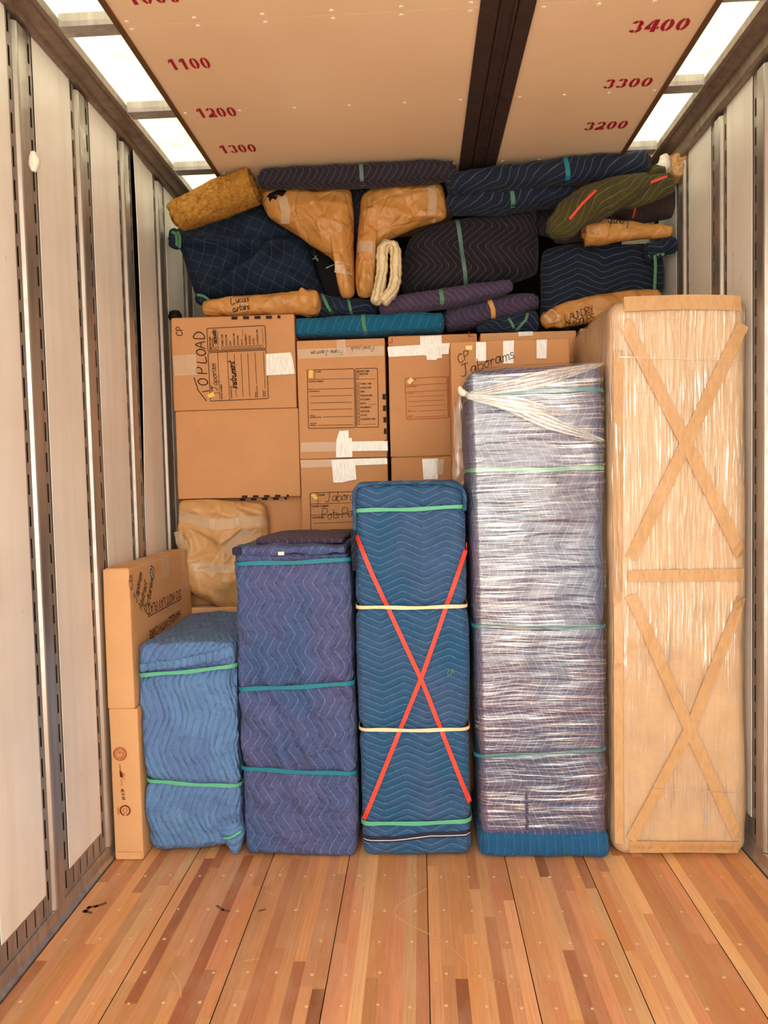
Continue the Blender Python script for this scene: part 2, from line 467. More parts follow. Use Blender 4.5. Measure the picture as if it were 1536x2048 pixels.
def ridge(p, sc, seed=0.0):
    q = Vector((p[0] * sc + seed, p[1] * sc - seed, p[2] * sc + seed * .6))
    return 1 - abs(noise.noise(q)) * 2


def soft_box(name, x0, x1, y0, y1, z0, z1, r, res, mat, parent, disp=None, skip=(), uvoff=(0, 0), rz=None):
    """box with rounded edges on a fine grid, UV in metres per side; disp(p, n) moves each point along its normal or by a vector"""
    vs, fs, us, key = [], [], [], {}
    lo = Vector((x0 + r, y0 + r, z0 + r)); hi = Vector((x1 - r, y1 - r, z1 - r))

    def point(p):
        k = (round(p.x, 5), round(p.y, 5), round(p.z, 5))
        if k in key: return key[k]
        c = Vector((min(max(p.x, lo.x), hi.x), min(max(p.y, lo.y), hi.y), min(max(p.z, lo.z), hi.z)))
        d = p - c
        if d.length > 1e-9: n = d.normalized()
        else: n = Vector((0, 0, 1))
        # flat parts keep their axis normal
        q = c + n * r if d.length > 1e-9 else p
        if disp:
            dv = disp(q, n)
            q = q + (dv if isinstance(dv, Vector) else n * dv)
        key[k] = len(vs); vs.append(q); return key[k]

    def lines(a, b, n):
        if res < r * .6: return [a + (b - a) * i / n for i in range(n + 1)]
        n = max(1, int((b - a - 2 * r) / res))
        return [a, a + r * .25, a + r * .6] + [a + r + (b - a - 2 * r) * i / n for i in range(n + 1)] + [b - r * .6, b - r * .25, b]

    def side(fn, a0, a1, b0, b1, flip, uvf):
        na = max(2, int((a1 - a0) / res)); nb = max(2, int((b1 - b0) / res))
        ga = lines(a0, a1, na); gb = lines(b0, b1, nb); na = len(ga) - 1; nb = len(gb) - 1
        idx = [[point(fn(a, b)) for b in gb] for a in ga]
        for i in range(na):
            for j in range(nb):
                q = [(i, j), (i + 1, j), (i + 1, j + 1), (i, j + 1)]
                if flip: q.reverse()
                f = [idx[a][b] for a, b in q]
                if len(set(f)) < 4: continue
                fs.append(tuple(f)); us.append([(uvf(ga[a], gb[b])[0] + uvoff[0], uvf(ga[a], gb[b])[1] + uvoff[1]) for a, b in q])
    if 'front' not in skip: side(lambda a, b: Vector((a, y0, b)), x0, x1, z0, z1, False, lambda a, b: (a, b))
    if 'back' not in skip: side(lambda a, b: Vector((a, y1, b)), x0, x1, z0, z1, True, lambda a, b: (-a, b))
    if 'left' not in skip: side(lambda a, b: Vector((x0, a, b)), y0, y1, z0, z1, True, lambda a, b: (x0 + y0 - a, b))
    if 'right' not in skip: side(lambda a, b: Vector((x1, a, b)), y0, y1, z0, z1, False, lambda a, b: (x1 - y0 + a, b))
    if 'top' not in skip: side(lambda a, b: Vector((a, b, z1)), x0, x1, y0, y1, False, lambda a, b: (a, z1 + b - y0))
    if 'bottom' not in skip: side(lambda a, b: Vector((a, b, z0)), x0, x1, y0, y1, True, lambda a, b: (a, z0 - b + y0))
    return link(name, vs, fs, mat, parent, True, us)


def crom(P, t_):
    n = len(P) - 1; x = min(max(t_, 0), 1) * n; i = min(int(x), n - 1); f = x - i
    p0, p1, p2, p3 = P[max(i - 1, 0)], P[i], P[i + 1], P[min(i + 2, n)]
    return [0.5 * (2 * b + (c - a) * f + (2 * a - 5 * b + 4 * c - d) * f * f + (3 * b - a - 3 * c + d) * f ** 3) for a, b, c, d in zip(p0, p1, p2, p3)]


def sweep(name, st, mat, parent=None, ns=48, nr=32, ex=2.4, disp=None, up=(0, -1, 0), spiral=0.0, uvs=1.0, cap=0.35, label=None):
    """st: stations (x, y, z, half across, half deep); closed soft tube with rounded or spirally rolled ends"""
    up = Vector(up)
    rings, L = [], 0.0
    prev = None
    ts = []
    nc = 6
    for i in range(ns + 1): ts.append(i / ns)
    C = [crom(st, t_) for t_ in ts]
    verts, uvw = [], []
    P = [Vector(c[:3]) for c in C]
    tang = [(P[min(i + 1, ns)] - P[max(i - 1, 0)]).normalized() for i in range(ns + 1)]
    arc = [0.0]
    for i in range(ns): arc.append(arc[-1] + (P[i + 1] - P[i]).length)
    seq = []
    h0 = min(C[0][3], C[0][4]); h1 = min(C[-1][3], C[-1][4])
    # start cap rings, body, end cap rings: (index, radial factor, offset along tangent)
    for k in range(nc): a = (k + .35) / (nc) * PI / 2; seq.append((0, math.sin(a) if not spiral else (k + .35) / nc, -h0 * cap * math.cos(a), True))
    for i in range(ns + 1): seq.append((i, 1.0, 0.0, False))
    for k in reversed(range(nc)): a = (k + .35) / (nc) * PI / 2; seq.append((ns, math.sin(a) if not spiral else (k + .35) / nc, h1 * cap * math.cos(a), True))
    per = 2 * PI * (C[len(C) // 2][3] + C[len(C) // 2][4]) / 2
    for (i, rf, off, iscap) in seq:
        T = tang[i]; side_ = T.cross(up)
        if side_.length < 1e-4: side_ = Vector((1, 0, 0))
        side_.normalize(); u2 = side_.cross(T).normalized()
        for k in range(nr):
            a = 2 * PI * k / nr; ca, sa = math.cos(a), math.sin(a)
            e = 2 / ex
            ca_ = math.copysign(abs(ca) ** e, ca); sa_ = math.copysign(abs(sa) ** e, sa)
            n = (side_ * ca + u2 * sa).normalized()
            p = P[i] + side_ * (ca_ * C[i][3] * rf) + u2 * (sa_ * C[i][4] * rf) + T * off
            if iscap and spiral:
                wob = math.sin(2 * PI * (rf * spiral + k / nr))
                p += T * (wob * 0.012 * (1 if i else -1))
                n = T if i else -T
            if disp and not (iscap and spiral):
                dv = disp(p, n, arc[i] / max(arc[-1], 1e-6)); p = p + (dv if isinstance(dv, Vector) else n * dv)
            verts.append(p); uvw.append((arc[i] + off, k / nr))
    fs, us = [], []
    m = len(seq)
    for i in range(m - 1):
        for k in range(nr):
            k2 = (k + 1) % nr
            fs.append((i * nr + k, i * nr + k2, (i + 1) * nr + k2, (i + 1) * nr + k))
            def u(i_, kk): return ((arc[seq[i_][0]] + seq[i_][2]) * uvs, kk / nr * per * uvs)
            us.append([u(i, k), u(i, k + 1), u(i + 1, k + 1), u(i + 1, k)])
    fs.append(tuple(reversed(range(nr)))); us.append([uvw[k] for k in reversed(range(nr))])
    fs.append(tuple((m - 1) * nr + k for k in range(nr))); us.append([uvw[(m - 1) * nr + k] for k in range(nr)])
    o = link(name, verts, fs, mat, parent, True, us)
    bm = bmesh.new(); bm.from_mesh(o.data); bmesh.ops.recalc_face_normals(bm, faces=bm.faces); bm.to_mesh(o.data); bm.free()
    return o


def px_stations(pts, Y, deep):
    """(px, py, half width in px[, depth factor]) -> stations on depth Y"""
    out = []
    for p in pts:
        yy = Y + (p[4] if len(p) > 4 else 0)
        c = W(p[0], p[1], yy); h = p[2] / ppm(yy); d = deep * (p[3] if len(p) > 3 else 1)
        out.append((c.x, c.y, c.z, h, h * d))
    return out


def pillow(name, poly, centre, Y, front, back, mat, parent=None, nseg=120, nring=18, pw=3.0, disp=None, uvrot=0.0):
    """soft body with a traced outline: poly in photo px on plane Y, bulging to the front and to the back"""
    n = len(poly)
    pts = []
    # resample the outline evenly, rounding corners
    B = [W(x, y, Y) for x, y in poly]
    Ls = [(B[(i + 1) % n] - B[i]).length for i in range(n)]; tot = sum(Ls)
    for s in range(nseg):
        d = tot * s / nseg; i = 0
        while d > Ls[i]: d -= Ls[i]; i += 1
        pts.append(B[i].lerp(B[(i + 1) % n], d / Ls[i]))
    for _ in range(2):
        pts = [(pts[i - 1] + pts[i] * 2 + pts[(i + 1) % nseg]) / 4 for i in range(nseg)]
    c = W(centre[0], centre[1], Y)
    vs, fs, us = [], [], []
    ca, sa = math.cos(uvrot), math.sin(uvrot)
    tt = [math.sin(k / nring * PI / 2) for k in range(1, nring + 1)]

    def add(p, sgn, t_):
        hgt = (1 - t_ ** pw) ** 0.5
        q = Vector((p.x, Y + sgn * hgt * (front if sgn < 0 else back), p.z))
        if disp:
            q = q + disp(q, sgn, t_)
        vs.append(q); return len(vs) - 1
    front_c = add(c, -1, 0); ring_f = [[add(c.lerp(p, t_), -1, t_) for p in pts] for t_ in tt]
    back_c = add(c, 1, 0); ring_b = [[add(c.lerp(p, t_), 1, t_) for p in pts] for t_ in tt[:-1]] + [ring_f[-1]]

    def uvp(i):
        x, z = vs[i].x, vs[i].z; return (x * ca - z * sa, x * sa + z * ca)
    for rg, cc, fl in ((ring_f, front_c, False), (ring_b, back_c, True)):
        for i in range(nseg):
            j = (i + 1) % nseg
            f = [cc, rg[0][i], rg[0][j]]
            fs.append(tuple(reversed(f)) if fl else tuple(f))
            for k in range(nring - 1):
                f = [rg[k][i], rg[k + 1][i], rg[k + 1][j], rg[k][j]]
                fs.append(tuple(reversed(f)) if fl else tuple(f))
    us = [[uvp(i) for i in f] for f in fs]
    o = link(name, vs, fs, mat, parent, True, us)
    bm = bmesh.new(); bm.from_mesh(o.data); bmesh.ops.recalc_face_normals(bm, faces=bm.faces); bm.to_mesh(o.data); bm.free()
    return o


def bvh(*obs):
    vs, fs = [], []
    for o in obs:
        k = len(vs)
        vs += [v.co.copy() for v in o.data.vertices]; fs += [tuple(k + i for i in p.vertices) for p in o.data.polygons]
    return BVHTree.FromPolygons(vs, fs)


def drop(tree, p, lift):
    """slide a point along the depth axis onto a surface"""
    h = tree.ray_cast(Vector((p.x, -2.5, p.z)), Vector((0, 1, 0)))
    return None if h[0] is None else h[0] + Vector((0, -lift, 0))


def thicken(o, t_):
    m = o.modifiers.new('thickness', 'SOLIDIFY'); m.thickness = t_; m.offset = 0; return o


def band_on(name, path, width, tree, mat, parent, lift=0.004, step=0.012, Y=0.9, world=False, twist=0.0, thick=0.0015):
    """flat band laid over a soft body along a path given in photo px"""
    P = [p if world else W(p[0], p[1], Y) for p in path]
    Q = []
    for a, b in zip(P, P[1:]):
        n = max(2, int((b - a).length / step))
        for i in range(n): Q.append(a.lerp(b, i / n))
    Q.append(P[-1])
    vs, fs = [], []
    rows = []
    for i, p in enumerate(Q):
        T = (Q[min(i + 1, len(Q) - 1)] - Q[max(i - 1, 0)]); T.y = 0; T.normalize()
        s = Vector((-T.z, 0, T.x)) * (width / 2)
        m = drop(tree, p, lift)
        if m is None: rows.append(None); continue
        a, b = drop(tree, p + s, lift), drop(tree, p - s, lift)
        if a is None or abs(a.y - m.y) > .02: a = m + s
        if b is None or abs(b.y - m.y) > .02: b = m - s
        rows.append((a, b))
    ok = [r for r in rows if r]
    # smooth the depth along the band
    for _ in range(2):
        ys = [(r[0].y, r[1].y) for r in ok]
        for i in range(1, len(ok) - 1):
            for k in (0, 1): ok[i][k].y = min(ys[i][k], (ys[i - 1][k] + 2 * ys[i][k] + ys[i + 1][k]) / 4)
    for r in ok: vs += [r[0], r[1]]
    for i in range(len(ok) - 1): fs.append((2 * i, 2 * i + 1, 2 * i + 3, 2 * i + 2))
    return thicken(link(name, vs, fs, mat, parent, False), thick)


def rim(x0, x1, y0, y1, r, eps):
    """closed rounded-rectangle path around a box in plan"""
    pts = []
    for (cx, cy, a0) in ((x0 + r, y0 + r, PI), (x1 - r, y0 + r, 1.5 * PI), (x1 - r, y1 - r, 0), (x0 + r, y1 - r, .5 * PI)):
        for k in range(6):
            a = a0 + k / 5 * PI / 2; pts.append((cx + (r + eps) * math.cos(a), cy + (r + eps) * math.sin(a)))
    return pts


def box_band(name, bx, zl, zr, width, mat, parent, eps=0.005, sag=0.0):
    """rubber band running right round a bundle, at height zl on its left and zr on its right"""
    x0, x1, y0, y1, r = bx
    P = rim(x0, x1, y0, y1, r, eps)
    pts = []
    for i in range(len(P)):
        a, b = P[i], P[(i + 1) % len(P)]
        n = max(1, int(math.hypot(b[0] - a[0], b[1] - a[1]) / .03))
        for k in range(n): pts.append((a[0] + (b[0] - a[0]) * k / n, a[1] + (b[1] - a[1]) * k / n))
    vs, fs = [], []
    for (x, y) in pts:
        u = (x - x0) / (x1 - x0); z = zl + (zr - zl) * u + 0.002 * math.sin(u * 9) - sag * math.sin(PI * min(max(u, 0), 1))
        wd = width * (1 + .12 * math.sin(u * 14 + zl * 9))
        vs += [Vector((x, y, z - wd / 2)), Vector((x, y, z + wd / 2))]
    n = len(pts)
    for i in range(n): j = (i + 1) % n; fs.append((2 * i, 2 * j, 2 * j + 1, 2 * i + 1))
    return thicken(link(name, vs, fs, mat, parent, False), .0018)


# ------------------------------------------------------------------ ink: print, stencils, handwriting
FONT = {
 'A': [[(0, 0), (.35, 1), (.7, 0)], [(.15, .4), (.58, .4)]], 'B': [[(0, 0), (0, 1), (.4, 1), (.5, .8), (.4, .55), (0, .52), (.45, .5), (.6, .25), (.45, 0), (0, 0)]],
 'C': [[(.6, .85), (.4, 1), (.1, .85), (0, .5), (.1, .12), (.35, 0), (.6, .15)]], 'D': [[(0, 0), (0, 1), (.35, .95), (.6, .6), (.55, .25), (.3, 0), (0, 0)]],
 'E': [[(.55, 1), (0, 1), (0, 0), (.55, 0)], [(0, .5), (.45, .5)]], 'F': [[(.55, 1), (0, 1), (0, 0)], [(0, .5), (.45, .5)]],
 'I': [[(.1, 0), (.1, 1)]], 'J': [[(.1, 1), (.7, 1)], [(.45, 1), (.42, .2), (.25, 0), (.02, .12)]], 'K': [[(0, 0), (0, 1)], [(.55, 1), (0, .45), (.6, 0)]],
 'L': [[(0, 1), (0, 0), (.6, .05)]], 'M': [[(0, 0), (.08, 1), (.38, .35), (.7, 1), (.78, 0)]], 'N': [[(0, 0), (.05, 1), (.55, 0), (.6, 1)]],
 'O': [[(.35, 1), (.1, .85), (0, .45), (.15, .05), (.4, 0), (.62, .25), (.62, .7), (.42, .98), (.3, .97)]], 'P': [[(0, 0), (.03, 1), (.4, 1), (.56, .78), (.4, .5), (.02, .48)]],
 'R': [[(0, 0), (.03, 1), (.4, 1), (.55, .78), (.4, .52), (.02, .5), (.6, 0)]], 'S': [[(.55, .88), (.3, 1), (.05, .8), (.2, .55), (.5, .42), (.5, .12), (.25, 0), (0, .12)]],
 'T': [[(0, 1), (.75, 1)], [(.38, 1), (.36, 0)]], 'U': [[(0, 1), (0, .25), (.2, 0), (.45, .1), (.55, .4), (.55, 1)]], 'Y': [[(0, 1), (.3, .5)], [(.6, 1), (.2, 0)]],
 'a': [[(.45, .45), (.2, .55), (.02, .3), (.12, .02), (.35, .1), (.46, .5), (.46, .08), (.58, 0)]], 'b': [[(0, 1), (0, 0), (.3, 0), (.45, .25), (.28, .5), (0, .4)]],
 'c': [[(.4, .45), (.2, .52), (.02, .28), (.15, 0), (.42, .08)]], 'd': [[(.4, .4), (.15, .5), (.02, .25), (.15, 0), (.4, .15), (.44, 1), (.44, 0)]], 'e': [[(.03, .25), (.4, .3), (.3, .52), (.08, .45), (.03, .15), (.2, 0), (.42, .1)]],
 'h': [[(0, 1), (0, 0)], [(0, .35), (.2, .5), (.35, .4), (.38, 0)]], 'i': [[(.05, .5), (.05, 0)], [(.06, .7), (.09, .74)]], 'l': [[(.05, 1), (.05, 0)]],
 'm': [[(0, .5), (0, 0)], [(0, .35), (.15, .5), (.25, .35), (.25, 0)], [(.25, .35), (.42, .5), (.5, .35), (.52, 0)]], 'n': [[(0, .5), (0, 0)], [(0, .35), (.2, .52), (.35, .35), (.38, 0)]],
 'o': [[(.2, .52), (.02, .3), (.1, .03), (.3, .02), (.42, .28), (.2, .52), (.5, .45)]], 'p': [[(0, .5), (-.03, -.45)], [(0, .4), (.25, .52), (.4, .3), (.25, .03), (0, .08)]],
 'r': [[(0, .5), (.03, 0)], [(.02, .3), (.15, .5), (.32, .45)]], 's': [[(.32, .45), (.12, .52), (.05, .36), (.3, .2), (.25, .02), (0, .06)]], 't': [[(.15, .9), (.15, .08), (.32, .02)], [(0, .55), (.35, .58)]],
 'u': [[(0, .5), (.02, .08), (.2, 0), (.36, .3), (.38, .5), (.4, 0)]], 'k': [[(0, 1), (0, 0)], [(.35, .5), (.02, .25), (.38, 0)]], 'y': [[(0, .5), (.2, .05)], [(.4, .5), (.1, -.4)]],
 '-': [[(0, .35), (.4, .38)]], '(': [[(.25, 1.05), (0, .6), (.05, .15), (.25, -.1)]], ')': [[(0, 1.05), (.22, .6), (.18, .15), (0, -.1)]], '2': [[(.02, .75), (.2, 1), (.42, .8), (.3, .45), (0, 0), (.5, .03)]], ' ': [],
}


def fwidth(ch):
    s = FONT.get(ch, [])
    return max((p[0] for l in s for p in l), default=.3) + (.2 if ch.isupper() else .1)


class Ink:
    def __init__(s): s.v = []; s.f = []

    def line(s, pts, wd):
        for (a, b) in zip(pts, pts[1:]):
            dx, dy = b[0] - a[0], b[1] - a[1]; L = math.hypot(dx, dy)
            if L < 1e-9: continue
            dx /= L; dy /= L; e = wd * .5; nx, ny = -dy * e, dx * e
            k = len(s.v); ex, ey = dx * e * .8, dy * e * .8
            n = max(1, int(L / .03))
            for i in range(n + 1):
                x = a[0] - ex + (dx * L + 2 * ex) * i / n; y = a[1] - ey + (dy * L + 2 * ey) * i / n
                s.v += [(x + nx, y + ny), (x - nx, y - ny)]
            for i in range(n): s.f.append((k + 2 * i, k + 2 * i + 1, k + 2 * i + 3, k + 2 * i + 2))

    def rect(s, x0, y0, x1, y1, wd, r=0.0):
        if r:
            pts = []
            for cx, cy, a0 in ((x0 + r, y0 + r, PI), (x1 - r, y0 + r, 1.5 * PI), (x1 - r, y1 - r, 0), (x0 + r, y1 - r, .5 * PI)):
                for k in range(4): a = a0 + k / 3 * PI / 2; pts.append((cx + r * math.cos(a), cy + r * math.sin(a)))
            s.line(pts + [pts[0]], wd)
        else: s.line([(x0, y0), (x1, y0), (x1, y1), (x0, y1), (x0, y0)], wd)

    def fill(s, pts):
        k = len(s.v); s.v += list(pts); s.f.append(tuple(range(k, k + len(pts))))

    def ring(s, cx, cy, r, wd, a0=0, a1=2 * PI, n=28):
        s.line([(cx + r * math.cos(a0 + (a1 - a0) * i / n), cy + r * math.sin(a0 + (a1 - a0) * i / n)) for i in range(n + 1)], wd)

    def text(s, st, x, y, h, bold=0.0, xs=1.0, sp=1.0):
        cu = bpy.data.curves.new('lettering', 'FONT'); cu.body = st; cu.size = 1.0; cu.resolution_u = 3; cu.fill_mode = 'FRONT'
        cu.offset = bold; cu.space_character = sp
        ob = bpy.data.objects.new('lettering', cu); COL.objects.link(ob)
        me = ob.to_mesh()
        k = len(s.v); hh = h / 0.69
        s.v += [(x + v.co.x * hh * xs, y + v.co.y * hh) for v in me.vertices]
        s.f += [tuple(k + i for i in p.vertices) for p in me.polygons]
        wd = max((v.co.x for v in me.vertices), default=0) * hh * xs
        ob.to_mesh_clear(); bpy.data.objects.remove(ob); bpy.data.curves.remove(cu)
        return wd

    def hand(s, st, x, y, h, wd, slant=0.15, sp=1.0, jit=.05):
        for ch in st:
            dy = random.uniform(-jit, jit) * h
            for l in FONT.get(ch, []):
                P = [(x + (p[0] + slant * p[1]) * h, y + dy + p[1] * h) for p in l]
                if len(P) > 2:
                    Q = []
                    for i in range(4 * (len(P) - 1) + 1): Q.append(tuple(crom(P, i / (4 * (len(P) - 1)))))
                    P = Q
                s.line(P, wd)
            x += fwidth(ch) * h * sp
        return x

    def build(s, name, o, u, v, mat, parent, lift=.0012, tree=None):
        o, u, v = Vector(o), Vector(u), Vector(v); n = u.cross(v).normalized()
        vs = [o + u * p[0] + v * p[1] + n * lift for p in s.v]
        if tree is not None:
            vs = [drop(tree, p, .003) or p for p in vs]
        return link(name, vs, s.f, mat, parent)


def form(ink, w_, h_, lw, small=True, rows=True):
    """the printed contents panel of a moving carton, lower left corner at 0,0"""
    sx, sy = w_ / 1100, h_ / 910

    def X(x): return x * sx

    def Y(y): return h_ - y * sy
    L = lambda x0, y0, x1, y1, k=.7: ink.line([(X(x0), Y(y0)), (X(x1), Y(y1))], lw * k)
    ink.rect(X(0), Y(910), X(735), Y(0), lw, .006)
    L(0, 150, 735, 150); L(0, 300, 735, 300); L(120, 0, 120, 150)
    for y in (410, 515, 620): L(45, y, 690, y)
    L(235, 735, 700, 735); L(150, 865, 700, 865)
    th = 22 * sy
    ink.text('NAME', X(132), Y(42), th, .02); ink.text('ORDER NUMBER', X(15), Y(192), th, .02); ink.text('CONTENTS', X(20), Y(345), th, .02)
    ink.text('SPECIAL', X(25), Y(722), th * .8, .02); ink.text('INSTRUCTIONS', X(25), Y(748), th * .8, .02)
    ink.text("PACKER'S", X(25), Y(842), th * .8, .02); ink.text('INITIALS', X(25), Y(872), th * .8, .02)
    if not rows: return
    ink.rect(X(755), Y(910), X(1100), Y(0), lw, .006)
    ink.text('BEDROOMS', X(772), Y(55), 28 * sy, .02, .95)
    names = ['MASTER', '', None, 'FAMILY RM', 'LIVING RM', 'DEN', 'DINING RM', 'KITCHEN', 'BATH', 'BASEMENT', 'GARAGE', 'ATTIC', 'LAUNDRY RM', '']
    y = 105
    for nm in names:
        if nm is None: y += 28; continue
        ink.rect(X(772), Y(y), X(808), Y(y - 42), lw * .6, .0015)
        if nm: wd = ink.text(nm, X(824), Y(y - 8), 26 * sy, .015, .95)
        if nm == '': L(830, y, 1060, y, .5)
        if nm == 'BATH': L(950, y - 3, 1065, y - 3, .5)
        y += 61


# ------------------------------------------------------------------ the trailer
XL, XR, YB, YE, ZC = -.016, 2.462, 1.75, -3.3, 2.95

# floor: boards of glued staves
fl = struct(link('floor', [(-.12, YE, -.02), (2.56, YE, -.02), (2.56, YB, -.02), (-.12, YB, -.02), (-.12, YE, -.08), (2.56, YE, -.08), (2.56, YB, -.08), (-.12, YB, -.08)],
                 [(0, 1, 2, 3), (7, 6, 5, 4), (0, 4, 5, 1), (1, 5, 6, 2), (2, 6, 7, 3), (3, 7, 4, 0)], M['seam']))
seams = [0.004, .318, .6235, .922, 1.2208, 1.5195, 1.8175, 2.12, 2.436]
vs, fs, cols = [], [], []
pal = [(220, 160, 108), (214, 152, 98), (226, 168, 116), (210, 144, 92), (218, 152, 110), (232, 182, 130), (204, 138, 94), (190, 126, 86), (216, 148, 104), (222, 160, 108), (218, 156, 100), (224, 164, 118)]
rr = random.Random(11)
for a, b in zip(seams, seams[1:]):
    n = 8; wd = (b - a - .003) / n
    for k in range(n):
        y = YE + rr.uniform(-.5, 0)
        while y < YB:
            L = rr.uniform(.35, 1.3); y2 = min(y + L, YB); y1 = max(y, YE)
            if y2 > YE:
                i = len(vs); x0 = a + .0015 + wd * k
                vs += [(x0, y1, 0), (x0 + wd, y1, 0), (x0 + wd, y2, 0), (x0, y2, 0)]; fs.append((i, i + 1, i + 2, i + 3))
                c = list(rr.choice(pal) if rr.random() > .04 else (160, 100, 64)); j = rr.uniform(.9, 1.07)
                cols.append(rgb(*[min(255, q * j) for q in c]))
            y += L
so = link('oak_boards', vs, fs, M['floor'], fl)
ca = so.data.color_attributes.new('stave', 'FLOAT_COLOR', 'CORNER')
for p in so.data.polygons:
    for li in p.loop_indices: ca.data[li].color = cols[p.index]
mb = MB()
for px_, py_ in ((815, 1752), (815, 1822), (822, 1883), (815, 1948), (828, 2012)):
    y = WZ(px_, py_, 0).y
    for a, b in zip(seams, seams[1:]):
        for q in (.17, .5, .83):
            if rr.random() < .12: continue
            mb.disc((a + (b - a) * q + rr.uniform(-.008, .008), y + rr.uniform(-.006, .006), -.0005), (0, 0, 1), rr.uniform(.005, .007), .0014, 8)
for k in range(26):
    for a, b in zip(seams, seams[1:]):
        for q in (.17, .5, .83):
            yy = WZ(815, 1752, 0).y + .2 * (k + 1)
            if yy < .8: mb.disc((a + (b - a) * q, yy, -.0005), (0, 0, 1), .006, .0014, 8)
mb.build('screw_head', M['plug'], fl)
# pale curved scratch and dark scuffs in the boards
sk = Ink()
P = [WZ(x, y, 0) for x, y in ((768 + 85, 1650 + 128), (768 + 20, 1650 + 175), (768 + 120, 1650 + 235), (768 + 190, 1650 + 295), (768 + 270, 1650 + 330))]
Q = [tuple(crom([(p.x, p.y) for p in P], i / 40)) for i in range(41)]
sk.line(Q, .003)
for pts in (((1120, 190), (1140, 165)), ((1060, 265), (1105, 285)), ((690, 590), (715, 625), (725, 690)), ((970, 545), (1040, 535)), ((1190, 340), (1205, 275))):
    R_ = [WZ(x / 2, 1650 + y / 2, 0) for x, y in pts]; sk.line([(p.x, p.y) for p in R_], .002)
sk.build('scratch', (0, 0, 0), (1, 0, 0), (0, 1, 0), flat('pale_scratch', rgb(226, 188, 150), .6), fl, .0006)

# dark scuffs on the boards by the left wall and in the middle
sk = Ink()
for pts, w_ in ((((170, 1824), (178, 1815), (192, 1813), (210, 1807)), .014), (((168, 1822), (182, 1826)), .012), (((434, 1812), (446, 1820), (458, 1823)), .010), (((519, 1822), (530, 1819)), .009)):
    R_ = [WZ(x, y, 0) for x, y in pts]; n0 = len(sk.f); sk.line([(p.x, p.y) for p in R_], w_)
sk.build('scuff', (0, 0, 0), (1, 0, 0), (0, 1, 0), flat('dark_scuff', rgb(118, 84, 54), .8), fl, .0007)

# walls


def slotted(mb, X, s, y0, y1, z0, z1, sw, sl, pitch, vertical=True, off=0.0):
    """strip with real slots on the plane x = X (facing the room), made of solid bars around the openings"""
    t_ = .003
    xa, xb = (X - t_, X) if s > 0 else (X, X + t_)
    if vertical:
        yc = (y0 + y1) / 2
        mb.box(xa, xb, y0, yc - sw / 2, z0, z1); mb.box(xa, xb, yc + sw / 2, y1, z0, z1)
        z = z0 + off; last = z0
        while z + sl < z1:
            mb.box(xa, xb, yc - sw / 2, yc + sw / 2, last, z); last = z + sl; z += pitch
        mb.box(xa, xb, yc - sw / 2, yc + sw / 2, last, z1)
    else:
        zc0, zc1 = z0 + (z1 - z0) * .14, z0 + (z1 - z0) * .86
        mb.box(xa, xb, y0, y1, z0, zc0); mb.box(xa, xb, y0, y1, zc1, z1)
        y = y0 + off; last = y0
        while y + sw < y1:
            mb.box(xa, xb, last, y, zc0, zc1); last = y + sw; y += pitch
        mb.box(xa, xb, last, y1, zc0, zc1)


def side_wall(nm, X, s, ribs, rail_z, bulge=None):
    """s = +1: the wall on the left (faces +x); -1: on the right"""
    back = MB(); back.box(min(X - s * .10, X - s * .035), max(X - s * .10, X - s * .035), YE, YB, -.02, ZC + .12)
    wl = struct(back.build(nm, M['dark_backing']))
    edges = []
    for yc in ribs:
        m = MB(); slotted(m, X, s, yc - .072, yc - .036, .062, rail_z, .013, .064, .102, off=.05)
        m.build('slotted_strip', M['strip'], wl)
        m = MB(); slotted(m, X, s, yc + .050, yc + .080, .062, rail_z, .013, .064, .102, off=.02)
        m.build('slotted_strip', M['strip'], wl)
        m = MB(); a = X + s * .013
        prof = [(X - s * .002, yc - .036), (a - s * .003, yc - .029), (a, yc - .024), (a, yc + .024), (a - s * .003, yc + .030), (X - s * .002, yc + .050), (X - s * .006, yc + .050), (X - s * .006, yc - .036)]
        m.prism(prof, 2, .062, rail_z - .012)
        m.build('post_rib', M['steel'], wl, bevel=.003)
        edges.append((yc - .076, yc + .084))
    ys = [YE] + [q for e_ in edges for q in e_] + [YB]
    for a, b in zip(ys[::2], ys[1::2]):
        if b - a < .03: continue
        # liner panel: thin sheet on a grid, edges a little proud of the strips
        nu, nv = 8, 36; vs, fs = [], []
        for sd in (0, 1):
            for i in range(nu + 1):
                for j in range(nv + 1):
                    y = a + (b - a) * i / nu; z = .142 + (rail_z - .142) * j / nv
                    x = .004 + .003 * noise.noise(Vector((y * 3, z * 1.3, X))) * (1 if 0 < i < nu else .3)
                    if bulge and a < bulge < b:
                        g = max(0, math.sin(min(max((z - 1.4) / 2.0, 0), 1) * PI)); x += .017 * g * (1 - i / nu) ** 1.6
                    vs.append((X + s * (x - (.003 if sd else 0)), y, z))
        n1 = (nu + 1) * (nv + 1)
        for i in range(nu):
            for j in range(nv):
                q = [i * (nv + 1) + j, (i + 1) * (nv + 1) + j, (i + 1) * (nv + 1) + j + 1, i * (nv + 1) + j + 1]
                fs.append(tuple(q)); fs.append(tuple(n1 + k for k in reversed(q)))
        for j in range(nv):
            for i in (0, nu):
                k = i * (nv + 1) + j; fs.append((k, k + 1, n1 + k + 1, n1 + k))
        o = link('liner_panel', vs, fs, M['wall'], wl, True)
        m = o.modifiers.new('split', 'EDGE_SPLIT'); m.split_angle = .6
        bm = bmesh.new(); bm.from_mesh(o.data); bmesh.ops.recalc_face_normals(bm, faces=bm.faces); bm.to_mesh(o.data); bm.free()
        m = MB(); slotted(m, X, s, a, b, .062, .142, .010, .05, .052, False, off=.03)
        m.build('slotted_kick_strip', M['strip'], wl)
    return wl


